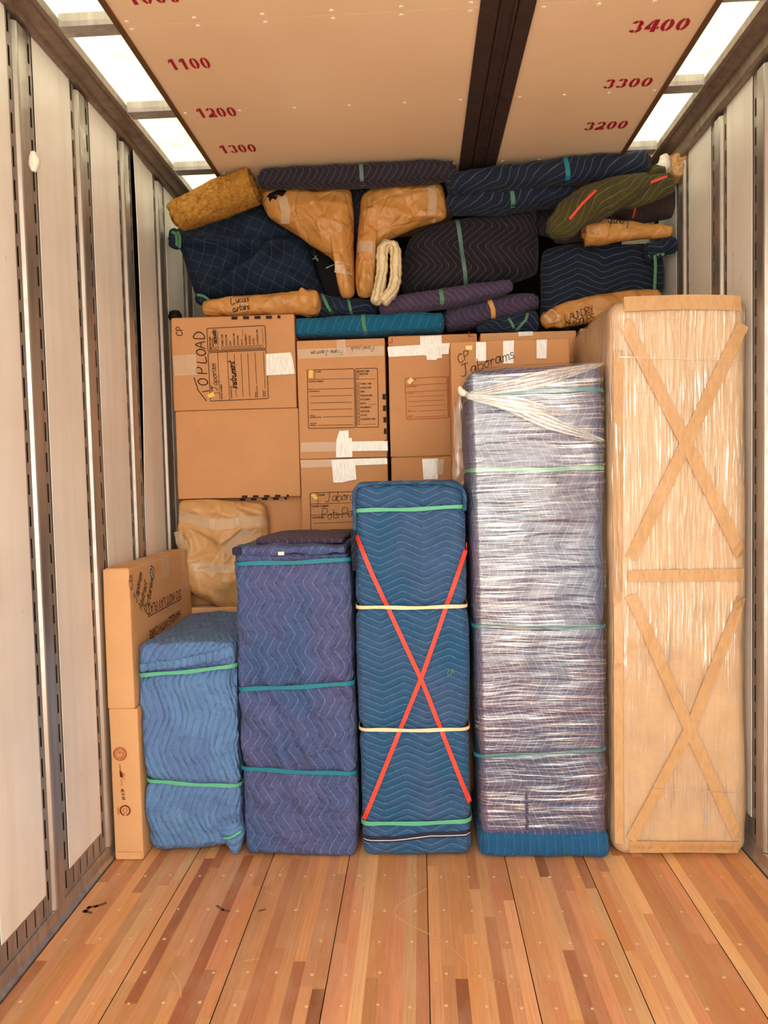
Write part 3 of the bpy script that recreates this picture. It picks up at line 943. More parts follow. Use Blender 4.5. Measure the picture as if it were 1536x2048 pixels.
wl = side_wall('wall_left', XL, 1, [-3.30, -2.88, -2.47, -2.06, -1.64, -1.23, -.82, -.407, .006, .42, .836, 1.25], 2.93, bulge=.6)
wr = side_wall('wall_right', XR, -1, [-3.30, -2.90, -2.50, -2.09, -1.68, -1.27, -.85, -.44, -.032, .345, .752, 1.16], 2.885)

for nm, X, s, zb in (('trim_1', -.006, 1, 2.93), ('trim_2', 2.446, -1, 2.885)):      # top rails along the roof
    m = MB()
    prof = [(X - s * .05, zb), (X + s * .010, zb), (X + s * .016, zb + .012), (X + s * .020, zb + .05 * (2.95 - zb) / .065), (X + s * .045, 2.951 - (2.95 - zb) * .2), (X + s * .062, 2.95), (X + s * .068, 2.956), (X + s * .085, 2.956), (X + s * .085, 2.985), (X - s * .05, 3.06)]
    m.prism(prof, 1, YE, YB)
    struct(m.build(nm, M['rail']))
for nm, X, s in (('baseboard_left', -.011, 1), ('baseboard_right', 2.452, -1)):
    m = MB()
    prof = [(X - s * .03, -.019), (X + s * .012, -.019), (X + s * .012, .006), (X + s * .003, .02), (X + s * .003, .061), (X - s * .03, .061)]
    m.prism(prof, 1, YE, YB); struct(m.build(nm, M['steel'], bevel=.002))
m = MB(); m.box(-.1, 2.54, YB, YB + .05, -.05, 3.05); struct(m.build('wall_back', M['dark_backing']))  # unseen end wall, coloured near-black to stand in for the dark between pieces

# roof sheet with bows, loft deck panels below it
m = MB(); m.box(.02, 2.42, YE, YB, 2.992, 2.995)
ce = struct(m.build('ceiling', M['roof']))
y = .25 - .56 * 6
while y < YB - .1:
    m = MB(); prof = [(y - .03, 2.990), (y - .03, 2.965), (y - .024, 2.952), (y + .036, 2.952), (y + .036, 2.990), (y + .030, 2.990), (y + .030, 2.958), (y - .020, 2.958), (y - .024, 2.990)]
    m.prism(prof, 0, .086, 2.354); m.build('roof_bow', M['steel'], ce)
    y += .56
decks = []
for nm, x0, x1 in (('deck_panel', .309, 1.442), ('deck_panel', 1.608, 2.176)):
    m = MB(); ysm = WZ(725, 26, 2.908).y
    cuts = [YE, ysm - 2.44, ysm - 1.22, ysm, YB]
    for a, b in zip(cuts, cuts[1:]): m.box(x0 + .004, x1 - .001, a + .0015, b - .0015, 2.908, 2.93)
    m.box(x0 + .004, x1 - .001, YE, YB, 2.914, 2.934)
    d = m.build(nm, M['deck'], ce); decks.append(d)
    m = MB(); e_ = x0 if x0 < 1 else x1
    m.box(e_ - .010, e_ + .008, YE, YB, 2.899, 2.936); m.build('edge_strip', M['brown_trim'], d, bevel=.002)
    m = MB()
    for py_ in (ysm - .02, ysm + .02, WZ(654, 213, 2.908).y, WZ(907, 327, 2.908).y, ysm - .6, ysm - 1.2):
        xs = [x0 + .03 + (x1 - x0 - .06) * i / (5 if x0 < 1 else 3) for i in range(6 if x0 < 1 else 4)]
        for x in xs: m.disc((x, py_, 2.9085), (0, 0, -1), .008, .003, 10)
    m.build('rivet', M['rivet'], d)
m = MB()
for a, b, z in ((1.440, 1.496, 2.900), (1.496, 1.502, 2.908), (1.502, 1.510, 2.897), (1.510, 1.545, 2.905), (1.545, 1.553, 2.897), (1.553, 1.559, 2.908), (1.559, 1.610, 2.900)):
    m.box(a, b, YE, YB, z, 2.94)
m.build('ceiling_channel', M['channel'], ce)


def stencil(txt, x, y, w_, h_, parent):
    """heavy stencilled digits on the underside of the deck (u = +x, v = -y)"""
    ink = Ink(); dw = w_ / 4; g = dw * .10; t_ = dw * .27

    def arcs(cx, cy, rx, ry, segs):
        for a0, a1 in segs:
            n = 10
            for i in range(n):
                A, B = math.radians(a0 + (a1 - a0) * i / n), math.radians(a0 + (a1 - a0) * (i + 1) / n)
                ink.fill([(cx + rx * math.cos(A), cy + ry * math.sin(A)), (cx + rx * math.cos(B), cy + ry * math.sin(B)),
                          (cx + (rx - t_) * math.cos(B), cy + (ry - t_ * .75) * math.sin(B)), (cx + (rx - t_) * math.cos(A), cy + (ry - t_ * .75) * math.sin(A))])
    for k, ch in enumerate(txt):
        x0 = k * dw + g; x1 = (k + 1) * dw - g; cx = (x0 + x1) / 2; rx = (x1 - x0) / 2; bt = h_ * .26
        if ch == '0': arcs(cx, h_ / 2, rx, h_ / 2, ((-82, 82), (98, 262)))
        if ch == '1':
            ink.fill([(cx - t_ * .3, 0), (cx + t_ * .8, 0), (cx + t_ * .8, h_), (cx - t_ * .3, h_)]); ink.fill([(x0 + rx * .2, h_ * .66), (cx - t_ * .45, h_ * .72), (cx - t_ * .45, h_), (x0 + rx * .3, h_ * .84)])
        if ch == '2':
            arcs(cx, h_ * .68, rx, h_ * .32, ((-40, 80), (98, 170)))
            ink.fill([(x0, 0), (x0 + t_ * 1.5, 0), (x1 - t_ * .1, h_ * .42), (x1 - t_ * 1.1, h_ * .5), (x0, h_ * .2)]); ink.fill([(x0 + t_ * 1.8, 0), (x1, 0), (x1, bt), (x0 + t_ * 2.4, bt)])
        if ch == '3':
            arcs(cx, h_ * .71, rx * .95, h_ * .29, ((-60, 84), (98, 165))); arcs(cx, h_ * .29, rx, h_ * .29, ((-82, 60), (195, 262)))
        if ch == '4':
            ink.fill([(cx + t_ * .1, 0), (x1 - t_ * .2, 0), (x1 - t_ * .2, h_), (cx + t_ * .1, h_)])
            ink.fill([(x0, h_ * .22), (cx - t_ * .1, h_ * .22), (cx - t_ * .1, h_ * .42), (x0 + t_, h_ * .42), (cx - t_ * .1, h_ * .75), (cx - t_ * .1, h_), (x0, h_ * .42)])
            ink.fill([(x1 - t_ * .05, h_ * .22), (x1 + t_ * .35, h_ * .22), (x1 + t_ * .35, h_ * .42), (x1 - t_ * .05, h_ * .42)])
    return ink.build('stencilled_number', (x, y, 2.9075), (1, 0, 0), (0, -1, 0), M['red_ink'], parent, .0012)


for txt, (xa, ya), (xb, yb), hpx, d in (('1000', (258, 10), (366, 4), 30, decks[0]), ('1100', (342, 141), (426, 135), 22, decks[0]), ('1200', (398, 237), (477, 231), 19, decks[0]), ('1300', (443, 308), (516, 302), 16, decks[0]),
                                     ('3400', (1252, 66), (1374, 60), 24, decks[1]), ('3300', (1202, 177), (1301, 173), 18, decks[1]), ('3200', (1164, 261), (1252, 257), 16, decks[1])):
    a, b = WZ(xa, ya, 2.907), WZ(xb, yb, 2.907); c = WZ(xa, ya - hpx, 2.907)
    stencil(txt, a.x, (a.y + b.y) / 2, b.x - a.x, abs(a.y - c.y), d)

# small wad stuck on the wall post
c = WX(64, 324, .02)
o = sweep('tape_wad', [(c.x + .004, c.y, c.z - .028, .008, .008), (c.x + .008, c.y, c.z, .016, .014), (c.x + .004, c.y, c.z + .03, .008, .008)], M['paper_white'], None, 10, 14, up=(0, 1, 0), disp=lambda p, n, s: .004 * fbm(p, 60, 2))
tag(o, 'small crumpled white wad stuck on a slotted post high on the left wall', 'wad')


# ------------------------------------------------------------------ cartons
def carton(label, x0, x1, y0, y1, z0, z1, mat, group, seam='front_top'):
    t_ = thing('cardboard_box', label, 'box', ((x0 + x1) / 2, (y0 + y1) / 2, z0), group)
    s = random.uniform(0, 50)
    soft_box('carton_body', x0 + .002, x1 - .002, y0, y1, z0 + .001, z1 - .001, .005, .03, mat, t_,
             lambda p, n: .0035 * fbm(p, 3.2, 2, s) if abs(n.y) > .5 else .0015 * fbm(p, 4, 2, s))
    # the two top flaps meet in a seam
    yc = (y0 + y1) / 2; m = MB(); m.box(x0 + .008, x1 - .008, y0 + .006, yc - .0015, z1 - .003, z1 + .0006); m.box(x0 + .008, x1 - .008, yc + .0015, y1 - .006, z1 - .003, z1 + .0006)
    m.build('top_flap', mat, t_)
    return t_


def patch(name, pts, Y, mat, parent, lift=.004, grid=True):
    """flat tape or sticker: outline in photo px on the plane y = Y (facing the camera side)"""
    P = [W(x, y, Y) for x, y in pts]
    vs = [(p.x, Y - lift, p.z) for p in P] + [(p.x, Y - lift + .0006, p.z) for p in P]; n = len(P)
    fs = [tuple(reversed(range(n))), tuple(range(n, 2 * n))] + [(i, (i + 1) % n, n + (i + 1) % n, n + i) for i in range(n)]
    return link(name, vs, fs, mat, parent)


BY = 0.78                                                         # front of the tier of boxes
GB = 'cardboard boxes in the tier behind the wrapped furniture'
x10, x11 = W(343, 700, BY).x, W(589, 640, BY).x
zt, zm, zl = W(460, 632, BY).z, W(470, 819, BY).z, W(480, 996, BY).z
b1 = carton('cardboard box marked TOP LOAD with a printed panel turned on its side', x10, x11, BY, BY + .55, zm, zt, M['card'], GB)
b2 = carton('blank cardboard box between the TOP LOAD box and the crumpled paper bundle', x10 + .004, x11 + .006, BY, BY + .55, zl, zm - .001, M['card'], GB)
b3 = carton('cardboard box mostly hidden behind the brown paper bundle at the left wall', x10 + .004, x11 + .004, BY + .075, BY + .55, zl - .45, zl - .001, M['card'], GB)
x20, x21 = W(594, 800, BY).x + .004, W(772, 760, BY).x
z2t, z2m = W(680, 679, BY).z, W(688, 917, BY).z
b4 = carton('cardboard box with black printed panel below the teal pad roll', x20, x21, BY, BY + .5, z2m, z2t, M['card'], GB)
b5 = carton('cardboard box with Pots-Pans handwriting under the black printed one', x20 + .001, x21, BY, BY + .5, z2m - (z2t - z2m), z2m - .001, M['card'], GB)
x30, x31 = W(777, 800, BY).x + .002, W(955, 670, BY).x
b6 = carton('cardboard box with red printed panel and red corner marks', x30, x31, BY, BY + .5, z2m, W(860, 670, BY).z, M['card'], GB)
b7 = carton('cardboard box taped at its top edge directly under the box with red printing', x30 + .002, x31, BY, BY + .5, z2m - .56, z2m - .001, M['card'], GB)
x40 = x31 + .012
b8 = carton('cardboard box peeking out above the tall flat carton', x40, x40 + .45, BY, BY + .5, 1.70, W(1050, 664, BY).z, M['card_pale'], GB)
b9 = carton('cardboard box just beside the mattress carton below the laundry paper roll', x40 + .465, XR - .03, BY, BY + .5, 1.70, W(1160, 657, BY).z, M['card_pale'], GB)
# lower boxes that carry the tier (their fronts show between the bundles)
for nm_lb, x0, x1, z1_ in (('cardboard box at the floor behind the light blue bundle', x10 + .004, x11, zl - .451), ('cardboard box at the floor behind the purple bundle', x20, x21, z2m - (z2t - z2m) - .001),
                           ('cardboard box at the floor behind the red banded bundle', x30, x31, z2m - .561), ('cardboard box at the floor behind the shrink wrapped bundle', x40, x40 + .45, 1.699), ('cardboard box at the floor behind the mattress carton', x40 + .465, XR - .03, 1.699)):
    carton(nm_lb, x0, x1, BY + (.075 if x0 < .3 else 0), BY + .5, 0, z1_, M['card_dark'], GB)


def frame_px(a, b, Y):
    """origin and unit axes of lettering that runs from photo px a to b on the plane y = Y"""
    A, B_ = W(*a, Y), W(*b, Y); A.y = B_.y = Y; u = (B_ - A); L = u.length; u.normalize()
    return A, u, Vector((-u.z, 0, u.x)), L


BF = BY - .0035
# box 1: panel turned a quarter; text runs upwards
A, u, v, L = frame_px((537, 797), (530, 651), BF)
hgt = (W(537, 797, BF) - W(421, 800, BF)).length
ink = Ink(); form(ink, L, hgt, .0028)
ink.build('printed_panel', A, u, v, M['ink'], b1)
ink = Ink()
A, u, v, L = frame_px((412, 800), (402, 660), BF)
x = 0
ink.line([(-.004, -.002), (.05, .035), (.11, .05)], .0042); ink.line([(.040, .014), (.044, -.022)], .0042)
for ch, uu, hh in (('O', .070, .046), ('P', .126, .050), ('L', .178, .046), ('O', .212, .044), ('A', .246, .046), ('D', .292, .05)): ink.hand(ch, uu, -.014, hh, .0042, .12, jit=0)
ink.build('handwriting', A, u, v, M['marker'], b1, .0016)
ink = Ink(); A, u, v, L = frame_px((366, 671), (364, 652), BF); ink.hand('CP', 0, 0, .03, .003, .1); ink.build('handwriting', A, u, v, M['marker'], b1, .0016)
ink = Ink(); A, u, v, L = frame_px((436, 782), (430, 720), BF); ink.hand('Japoram', 0, 0, .03, .0022, .3, 1.0); ink.build('handwriting', A, u, v, M['marker'], b1, .0018)
ink = Ink(); A, u, v, L = frame_px((475, 778), (468, 720), BF); ink.hand('Instrument', 0, 0, .034, .0034, .35, .85); ink.build('handwriting', A, u, v, M['marker'], b1, .0018)
ink = Ink(); A, u, v, L = frame_px((434, 688), (431, 655), BF); ink.hand('acoustic', 0, 0, .022, .0028, .3, .8); ink.build('handwriting', A, u, v, M['marker'], b1, .0018)
patch('inventory_sticker', ((415, 790), (427, 783), (430, 793), (418, 796)), BF, M['sticker'], b1, .003)
patch('packing_tape', ((532, 708), (581, 705), (586, 720), (590, 748), (533, 751)), BF, M['tape_glare'], b1, .0025)
patch('packing_tape', ((345, 711), (392, 709), (395, 750), (350, 752)), BF, M['tape_clear'], b1, .0025)
for k, xx in enumerate((463, 486, 509, 532, 555)):
    patch('black_edge_mark', ((xx, 633 - k * .5), (xx + (12 if k < 4 else 6), 633 - k * .5), (xx + (12 if k < 4 else 6), 639 - k * .5), (xx, 639 - k * .5)), BF, M['ink'], b1, .0015)
for k, xx in enumerate((482, 504, 526, 548, 571)):
    wd = 11 if k < 4 else 5
    patch('black_edge_mark', ((xx + 2, 991 - k * .5), (xx + wd + 2, 991 - k * .5), (xx + wd + 2, 995.5 - k * .5), (xx + 2, 995.5 - k * .5)), BF, M['ink'], b2, .0015)
    patch('black_edge_mark', ((xx - 2, 997 - k * .5), (xx + wd - 2, 997 - k * .5), (xx + wd - 2, 1001 - k * .5), (xx - 2, 1001 - k * .5)), BF + .075, M['ink'], b3, .0015)
# box 4
A, u, v, L = frame_px((617, 857), (757, 854), BF); A2 = W(612, 740, BF)
ink = Ink(); form(ink, L, (A2 - A).length, .0026); ink.build('printed_panel', A, u, v, M['ink'], b4)
patch('inventory_sticker', ((618, 740), (626, 740), (626, 755), (618, 756)), BF, M['sticker'], b4, .003)
patch('packing_tape', ((595, 699), (768, 692), (768, 711), (597, 718)), BF, M['tape_clear'], b4, .002)
patch('packing_tape', ((673, 680), (691, 679), (692, 706), (674, 707)), BF, M['tape_clear'], b4, .003)
patch('packing_tape', ((602, 885), (775, 882), (776, 902), (602, 904)), BF, M['tape_clear'], b4, .0022)
patch('packing_tape', ((700, 883), (775, 882), (776, 901), (702, 902)), BF, M['tape_glare'], b4, .003)  # glare on this end of the strip, laid on as a whiter piece
patch('packing_tape', ((673, 880), (679, 862), (697, 861), (698, 876), (704, 876), (705, 914), (672, 915)), BF, M['tape_glare'], b4, .0036)
ink = Ink(); A, u, v, L = frame_px((757, 697), (612, 703), BF); ink.hand('Panel pads', 0.02, -.012, .022, .0016, .2); ink.build('handwriting', A, u, v, M['greygreen'], b4, .0042)
ink = Ink(); ink.hand('Frame Japoram', .17, .0, .022, .0016, .2, .9); ink.build('handwriting', A, u, v, M['greygreen'], b4, .0042)
for k in range(5):
    yy = 788 + k * 23
    xx = 765 + k * 0.9
    patch('black_edge_mark', ((xx, yy), (771.5 + k * .6, yy), (771.5 + k * .6, yy + (11 if k < 4 else 3)), (xx, yy + (11 if k < 4 else 3))), BF, M['ink'], b4, .0015)
# box 5
A, u, v, L = frame_px((624, 1100), (760, 1097), BF); top = W(620, 986, BF)
ink = Ink(); form(ink, W(765, 1097, BF).x - A.x, .325, .0026, rows=True)
A = W(620, 986, BF) - Vector((0, 0, .325)); A.y = BF
ink.build('printed_panel', A, (1, 0, .012), (0, 0, 1), M['ink'], b5)
ink = Ink(); A, u, v, L = frame_px((650, 1003), (700, 1000), BF); ink.hand('Jaboram', 0, 0, .045, .0022, .1, .85); ink.build('handwriting', A, u, v, M['marker'], b5, .0018)
ink = Ink(); A, u, v, L = frame_px((644, 1038), (700, 1034), BF); ink.hand('Pots-Pans', 0, 0, .048, .0022, .1, .75); ink.build('handwriting', A, u, v, M['marker'], b5, .0018)
patch('inventory_sticker', ((622, 990), (628, 987), (637, 996), (631, 1001)), BF, M['sticker'], b5, .003)
patch('packing_tape', ((600, 920), (774, 916), (775, 929), (603, 936)), BF, M['tape_clear'], b5, .0022)
patch('packing_tape', ((700, 918), (774, 916), (775, 928), (702, 931)), BF, M['tape_glare'], b5, .0028)  # whiter piece over the clear strip paints its glare
patch('packing_tape', ((663, 920), (710, 918), (713, 959), (695, 962), (685, 965), (667, 965)), BF, M['tape_glare'], b5, .0036)
# box 6
A, u, v, L = frame_px((813, 839), (883, 836), BF)
ink = Ink(); form(ink, W(938, 836, BF).x - A.x, (W(811, 757, BF) - W(813, 839, BF)).length, .0022); ink.build('printed_panel', A, u, v, M['redprint'], b6)
patch('inventory_sticker', ((814, 764), (821, 755), (828, 760), (820, 769)), BF, M['sticker_pale'], b6, .003)
patch('packing_tape', ((775, 694), (900, 686), (897, 708), (777, 714)), BF, M['tape_glare'], b6, .0024)
patch('packing_tape', ((840, 673), (883, 671), (884, 688), (884, 716), (874, 717), (873, 720), (854, 720), (853, 712), (841, 708)), BF, M['tape_glare'], b6, .0034)
ink = Ink()
o_ = W(775, 676, BF); ink.line([(.0, -.022), (.022, -.022), (.022, 0)], .0035)
ink.build('corner_mark', o_, (1, 0, .01), (0, 0, 1), M['redprint'], b6); ink = Ink(); ink.line([(.385, .012), (.385, -.008), (.405, -.008)], .0035)
ink.build('corner_mark', o_, (1, 0, .01), (0, 0, 1), M['redprint'], b6)
patch('packing_tape', ((844, 918), (876, 917), (876, 958), (847, 959)), BF, M['tape_glare'], b7, .0026)
patch('packing_tape', ((872, 919), (888, 918), (886, 949), (874, 950)), BF, M['tape_clear'], b7, .0036)
patch('packing_tape', ((1036, 664), (1066, 663), (1066, 671), (1037, 673)), BF, M['tape_glare'], b8, .0026)

# tall flat carton with three tape strips
FY = 0.47
fx0, fx1 = W(903, 800, FY).x, W(1139, 690, FY).x; fz = W(1020, 680, FY).z
fc = thing('cardboard_box', 'tall flat carton with three tape strips in painted glare behind the shrink wrapped bundle', 'box', ((fx0 + fx1) / 2, FY + .08, 0))
soft_box('carton_body', fx0, fx1, FY, FY + .17, 0.0, fz, .006, .03, M['card'], fc, lambda p, n: .002 * fbm(p, 3, 2))
for pts in (((952, 685), (972, 684), (972, 722), (952, 722)), ((1006, 682), (1028, 681), (1027, 727), (1006, 727)), ((1073, 680), (1094, 679), (1093, 717), (1073, 717))):
    patch('packing_tape', pts, FY - .002, M['tape_glare'], fc, .0024)
patch('inventory_sticker', ((931, 692), (945, 691), (944, 700), (932, 700)), FY - .002, M['sticker_pale'], fc, .003)
ink = Ink(); A, u, v, L = frame_px((918, 727), (945, 715), FY - .003); ink.hand('CP', 0, 0, .036, .0026, .2); ink.build('handwriting', A, u, v, M['marker'], fc, .002)
ink = Ink(); A, u, v, L = frame_px((922, 752), (1000, 724), FY - .003); ink.hand('Jaborams', 0, -.004, .05, .003, .2); ink.build('handwriting', A, u, v, M['marker'], fc, .002)
# loose film over the lower corner of that carton
vs, fs, us = [], [], []
nu, nv = 6, 26
for j in range(nv + 1):
    f = j / nv; yy = 775 + (975 - 775) * f
    xl = 925 - 20 * min(1, f * 4.5) if f < .25 else 905; xr = 950
    for i in range(nu + 1):
        g = i / nu; p = W(xl + (xr - xl) * g, yy, FY - .02)
        vs.append((p.x, FY - .02 - .012 * math.sin(PI * g) + .008 * fbm(p, 16, 2), p.z))
for j in range(nv):
    for i in range(nu):
        k = j * (nu + 1) + i; fs.append((k, k + 1, k + nu + 2, k + nu + 1)); us.append([(vs[q][0], vs[q][2]) for q in fs[-1]])
thicken(link('loose_film', vs, fs, M['film_v'], fc, True, us), .0008)

# picture cartons standing by the left wall
px1 = .107
c1 = thing('cardboard_box', 'narrow picture carton with DO NOT LAY FLAT printing, standing on another by the left wall', 'box', (.06, .37, .598), 'narrow picture cartons')
s1 = 3.3
soft_box('carton_body', .0035, px1, .0, .745, .598, 1.139, .005, .03, M['card_pale'], c1, lambda p, n: .003 * fbm(p, 3, 2, s1))
m = MB(); m.box(.014, .056, .006, .739, 1.1375, 1.1415); m.box(.059, px1 - .004, .006, .739, 1.1375, 1.1415); m.build('top_flap', M['card_pale'], c1)
for a, b in ((.20, .26), (.36, .44), (.60, .66)):
    m = MB(); m.box(.012, px1 + .001, a, b, 1.1418, 1.1424); m.box(px1 + .001, px1 + .0018, a, b, 1.06 - (a * .02), 1.1424); m.build('packing_tape', M['tape_clear'], c1)
m = MB(); m.box(px1 + .001, px1 + .0016, .63, .70, .965, 1.02); m.build('packing_tape', M['tape_clear'], c1)


def side_frame(a, b, X):
    A, B_ = WX(*a, X), WX(*b, X); A.x = B_.x = X; u = B_ - A; L = u.length; u.normalize(); return A, u, Vector((1, 0, 0)).cross(u), L


XF = px1 + .003
ink = Ink(); A, u, v, L = side_frame((360, 1219), (298, 1262), XF); wd = ink.text('HANDLE WITH CARE', 0, 0, .036, .012)
ink.v = [(x * L / wd, y) for x, y in ink.v]; ink.build('printed_lettering', A, u, v, M['maroon'], c1)
ink = Ink(); A, u, v, L = side_frame((362, 1185), (295, 1219), XF); wd = ink.text('DO NOT LAY FLAT', 0, -.012, .04, 0)
ink.v = [(x * L / wd, y - .005) for x, y in ink.v]; ink.line([(0, .03), (L, .03)], .004); ink.v = [(x, -y if False else y) for x, y in ink.v]; 
ink.build('printed_lettering', A, u, v, M['maroon'], c1)
for (a, b, tx, hh) in (((262, 1182), (268, 1162), 'CP', .042), ((273, 1206), (284, 1148), 'Japoram', .042), ((283, 1222), (294, 1165), 'Abstract', .042), ((295, 1228), (309, 1138), 'Pictures(2)', .045)):
    ink = Ink(); A, u, v, L = side_frame(a, b, XF); x = ink.hand(tx, 0, 0, hh, .0042, .15, jit=0)
    ink.v = [(p * L / x, q) for p, q in ink.v]; ink.build('handwriting', A, u, v, M['marker'], c1, .002)

c2 = thing('cardboard_box', 'narrow picture carton on the floor with red emblems and 40 X 60 on its end', 'box', (.06, .37, 0), 'narrow picture cartons')
soft_box('carton_body', .005, .118, .0, .745, .001, .596, .005, .03, M['card_pale'], c2, lambda p, n: .003 * fbm(p, 3, 2, 9.1))
m = MB(); m.box(.0135, .1135, -.0055, -.002, .004, .032); m.build('bottom_flap', M['card_pale'], c2)
C0 = -.0035
ink = Ink(); A, u, v, L = frame_px((240, 1508), (240, 1500), C0)
rr_ = .0255
ink.ring(0, 0, rr_, .0022); ink.ring(0, 0, rr_ * .72, .0012)
for k in range(26):
    if k % 13 in (6,): continue
    a = 2 * PI * k / 26; ink.line([(rr_ * .78 * math.cos(a), rr_ * .78 * math.sin(a)), (rr_ * .94 * math.cos(a), rr_ * .94 * math.sin(a))], .0018)
ink.line([(-.006, -.012), (.004, -.014), (.012, -.006), (.011, .005), (.002, .009), (-.004, .004), (.002, -.002)], .0024); ink.line([(-.012, .002), (-.008, .01), (.0, .014)], .002); ink.line([(-.013, -.004), (-.006, -.006)], .002)
ink.build('round_emblem', A, (1, 0, 0), (0, 0, 1), M['redprint'], c2)
ink = Ink(); A, u, v, L = frame_px((238, 1528), (243, 1570), C0)
ink.text('STEVENS', 0, -.001, .007, .01); ink.hand('worldu', .026, 0, .014, .0022, .25, .62); ink.line([(.036, .006), (.046, .020)], .002); ink.line([(.054, .004), (.062, .015)], .0018); ink.text('SERVICE', .062, -.001, .006, 0, .75)
ink.build('printed_lettering', A, u, v, M['redprint'], c2)
ink = Ink(); A, u, v, L = frame_px((241, 1578), (245, 1600), C0); wd = ink.text('40 X 60', 0, 0, .013, .012); ink.v = [(x * L / wd, y) for x, y in ink.v]; ink.build('printed_lettering', A, u, v, M['maroon'], c2)
ink = Ink(); A, u, v, L = frame_px((250.5, 1621), (250.5, 1612), C0)
ink.ring(0, 0, .019, .004, -PI / 2 + .25, 1.5 * PI - .25)
for k in range(3):
    a = PI / 2 + k * 2 * PI / 3
    for q in (-.5, .5): ink.fill([(.011 * math.cos(a + q * .9), .011 * math.sin(a + q * .9)), (.013 * math.cos(a + q * 1.6), .013 * math.sin(a + q * 1.6)), (.006 * math.cos(a + q * 1.3), .006 * math.sin(a + q * 1.3)), (.004 * math.cos(a + q * .5), .004 * math.sin(a + q * .5))])
ink.line([(-.030, -.014), (-.030, .014)], .0016); ink.line([(-.025, -.018), (-.025, .010)], .0016)
ink.build('recycling_emblem', A, (1, 0, 0), (0, 0, 1), M['redprint'], c2)

# ------------------------------------------------------------------ wrapped furniture in the front row


def creases(p, seed, k=1.0, sx=1, sz=1):
    q = Vector((p.x * sx, p.y, p.z * sz))
    return k * (.010 * fbm(q, 5, 3, seed) + .007 * (max(0, ridge(q, 6, seed) - .55)) + .004 * fbm(q, 22, 2, seed))


def pinch(z, zb, depth=.012, wd=.02):
    return -depth * math.exp(-((z - zb) / wd) ** 2)


GW = 'pad-wrapped furniture in the front row'
# light blue bundle
def soft_hem(p, n, s): return .004 * fbm(p, 14, 3, 2) + .003 * math.sin(s * 70)


lb = thing('wrapped_furniture', 'low light blue quilted bundle beside the picture cartons', 'wrapped furniture', (.3, .3, 0), GW)
lx0, lx1, ly0, ly1 = .126, .494, .03, .685
zA = lambda x: W(270, 1350, ly0).z + (W(470, 1330, ly0).z - W(270, 1350, ly0).z) * (x - lx0) / (lx1 - lx0)
zB = lambda x: W(285, 1560, ly0).z + (W(478, 1571, ly0).z - W(285, 1560, ly0).z) * (x - lx0) / (lx1 - lx0)


def d_lb(p, n):
    f = .010 * fbm(p, 5, 2, 2.2) + .010 * max(0, ridge(Vector((p.x, p.y, p.z * .8)), 6, 1.0) - .5)
    z = p.z
    v = n * (f + pinch(z, zA(p.x), .012, .014) + pinch(z, zB(p.x), .02, .016))
    if n.x < -.3:                                               # the left side sags out, then tucks in above the lower band
        v += Vector((-.010 * min(1, max(0, (z - .5) * 8)) * (-n.x), 0, 0)); v += Vector((-.018 * math.exp(-((z - .62) / .16) ** 2) * (-n.x) + .02 * math.exp(-((z - .36) / .10) ** 2) * (-n.x), 0, 0))
    if z < .12:
        u = (p.x - lx0) / (lx1 - lx0); v += Vector((0, .0, (.012 + .035 * max(0, u - .35)) * (1 - z / .12)))
    if n.y < -.4: v += n * (.008 * math.sin(p.x * 62 + 5 * noise.noise(Vector((p.x * 5, 1, p.z * 5)))) * (.2 + max(0, noise.noise(Vector((p.x * 6, 7, p.z * 5))) + .3)) + .012 * max(0, ridge(Vector((p.x - p.z * .5, 0, p.z + p.x * .4)), 9, 4.0) - .45))
    if n.y < -.4: v += n * (.012 * math.sin((p.z - .1) * 7) + .014 * math.exp(-((p.x - .3) ** 2 + (p.z - .48) ** 2) / .02))
    lim = .113 if z > .6 else .124
    if p.x + v.x < lim: v.x = lim - p.x + .15 * (p.x + v.x - lim) * (1 if p.y < .02 else 0)
    return v


soft_box('moving_pad', lx0, lx1, ly0, ly1, .006, W(370, 1297, ly0).z, .035, .011, M['q_light'], lb, d_lb)
zt_ = W(270, 1293, ly0).z


def d_top(p, n):
    return .008 * fbm(p, 9, 3, 4.4) + .006 * math.sin(p.x * 26 + p.z * 9) * (1 if n.y < -.3 else .2)


soft_box('folded_pad_top', lx0 - .004, lx1 + .002, ly0 - .016, ly1 + .002, W(370, 1335, ly0).z, zt_ + .012, .028, .011, M['q_light'], lb, d_top, uvoff=(.3, .2))
box_band('rubber_band', (lx0 - .006, lx1 + .004, ly0 - .012, ly1, .035), W(270, 1350, ly0).z, W(470, 1331, ly0).z, .014, M['green'], lb, .006)
box_band('rubber_band', (lx0 + .004, lx1 + .002, ly0 - .006, ly1, .035), W(285, 1560, ly0).z, W(478, 1571, ly0).z, .014, M['green'], lb, .006)
sweep('folded_hem', px_stations([(283, 1335, 8), (320, 1331, 9), (380, 1322, 10), (430, 1312, 11), (464, 1303, 12)], ly0 - .016, .7), M['q_light'], lb, 40, 20, 2.6, soft_hem, cap=.5)
c = W(466, 1668, ly0)
sweep('wrapped_foot', [(c.x + .004, ly0 + .02, .012, .018, .02), (c.x + .002, ly0 + .015, .04, .03, .03), (c.x - .004, ly0 + .02, .085, .05, .04), (c.x - .02, ly0 + .04, .13, .04, .03)], M['q_light'], lb, 16, 20, disp=lambda p, n, s: .007 * fbm(p, 22, 3), up=(0, 1, 0))
sweep('rubber_band', [(c.x - .03, ly0 - .022, c.z - .006, .005, .004), (c.x + .0, ly0 - .03, c.z + .002, .005, .004), (c.x + .035, ly0 - .015, c.z + .018, .005, .004)], M['green'], lb, 12, 8)

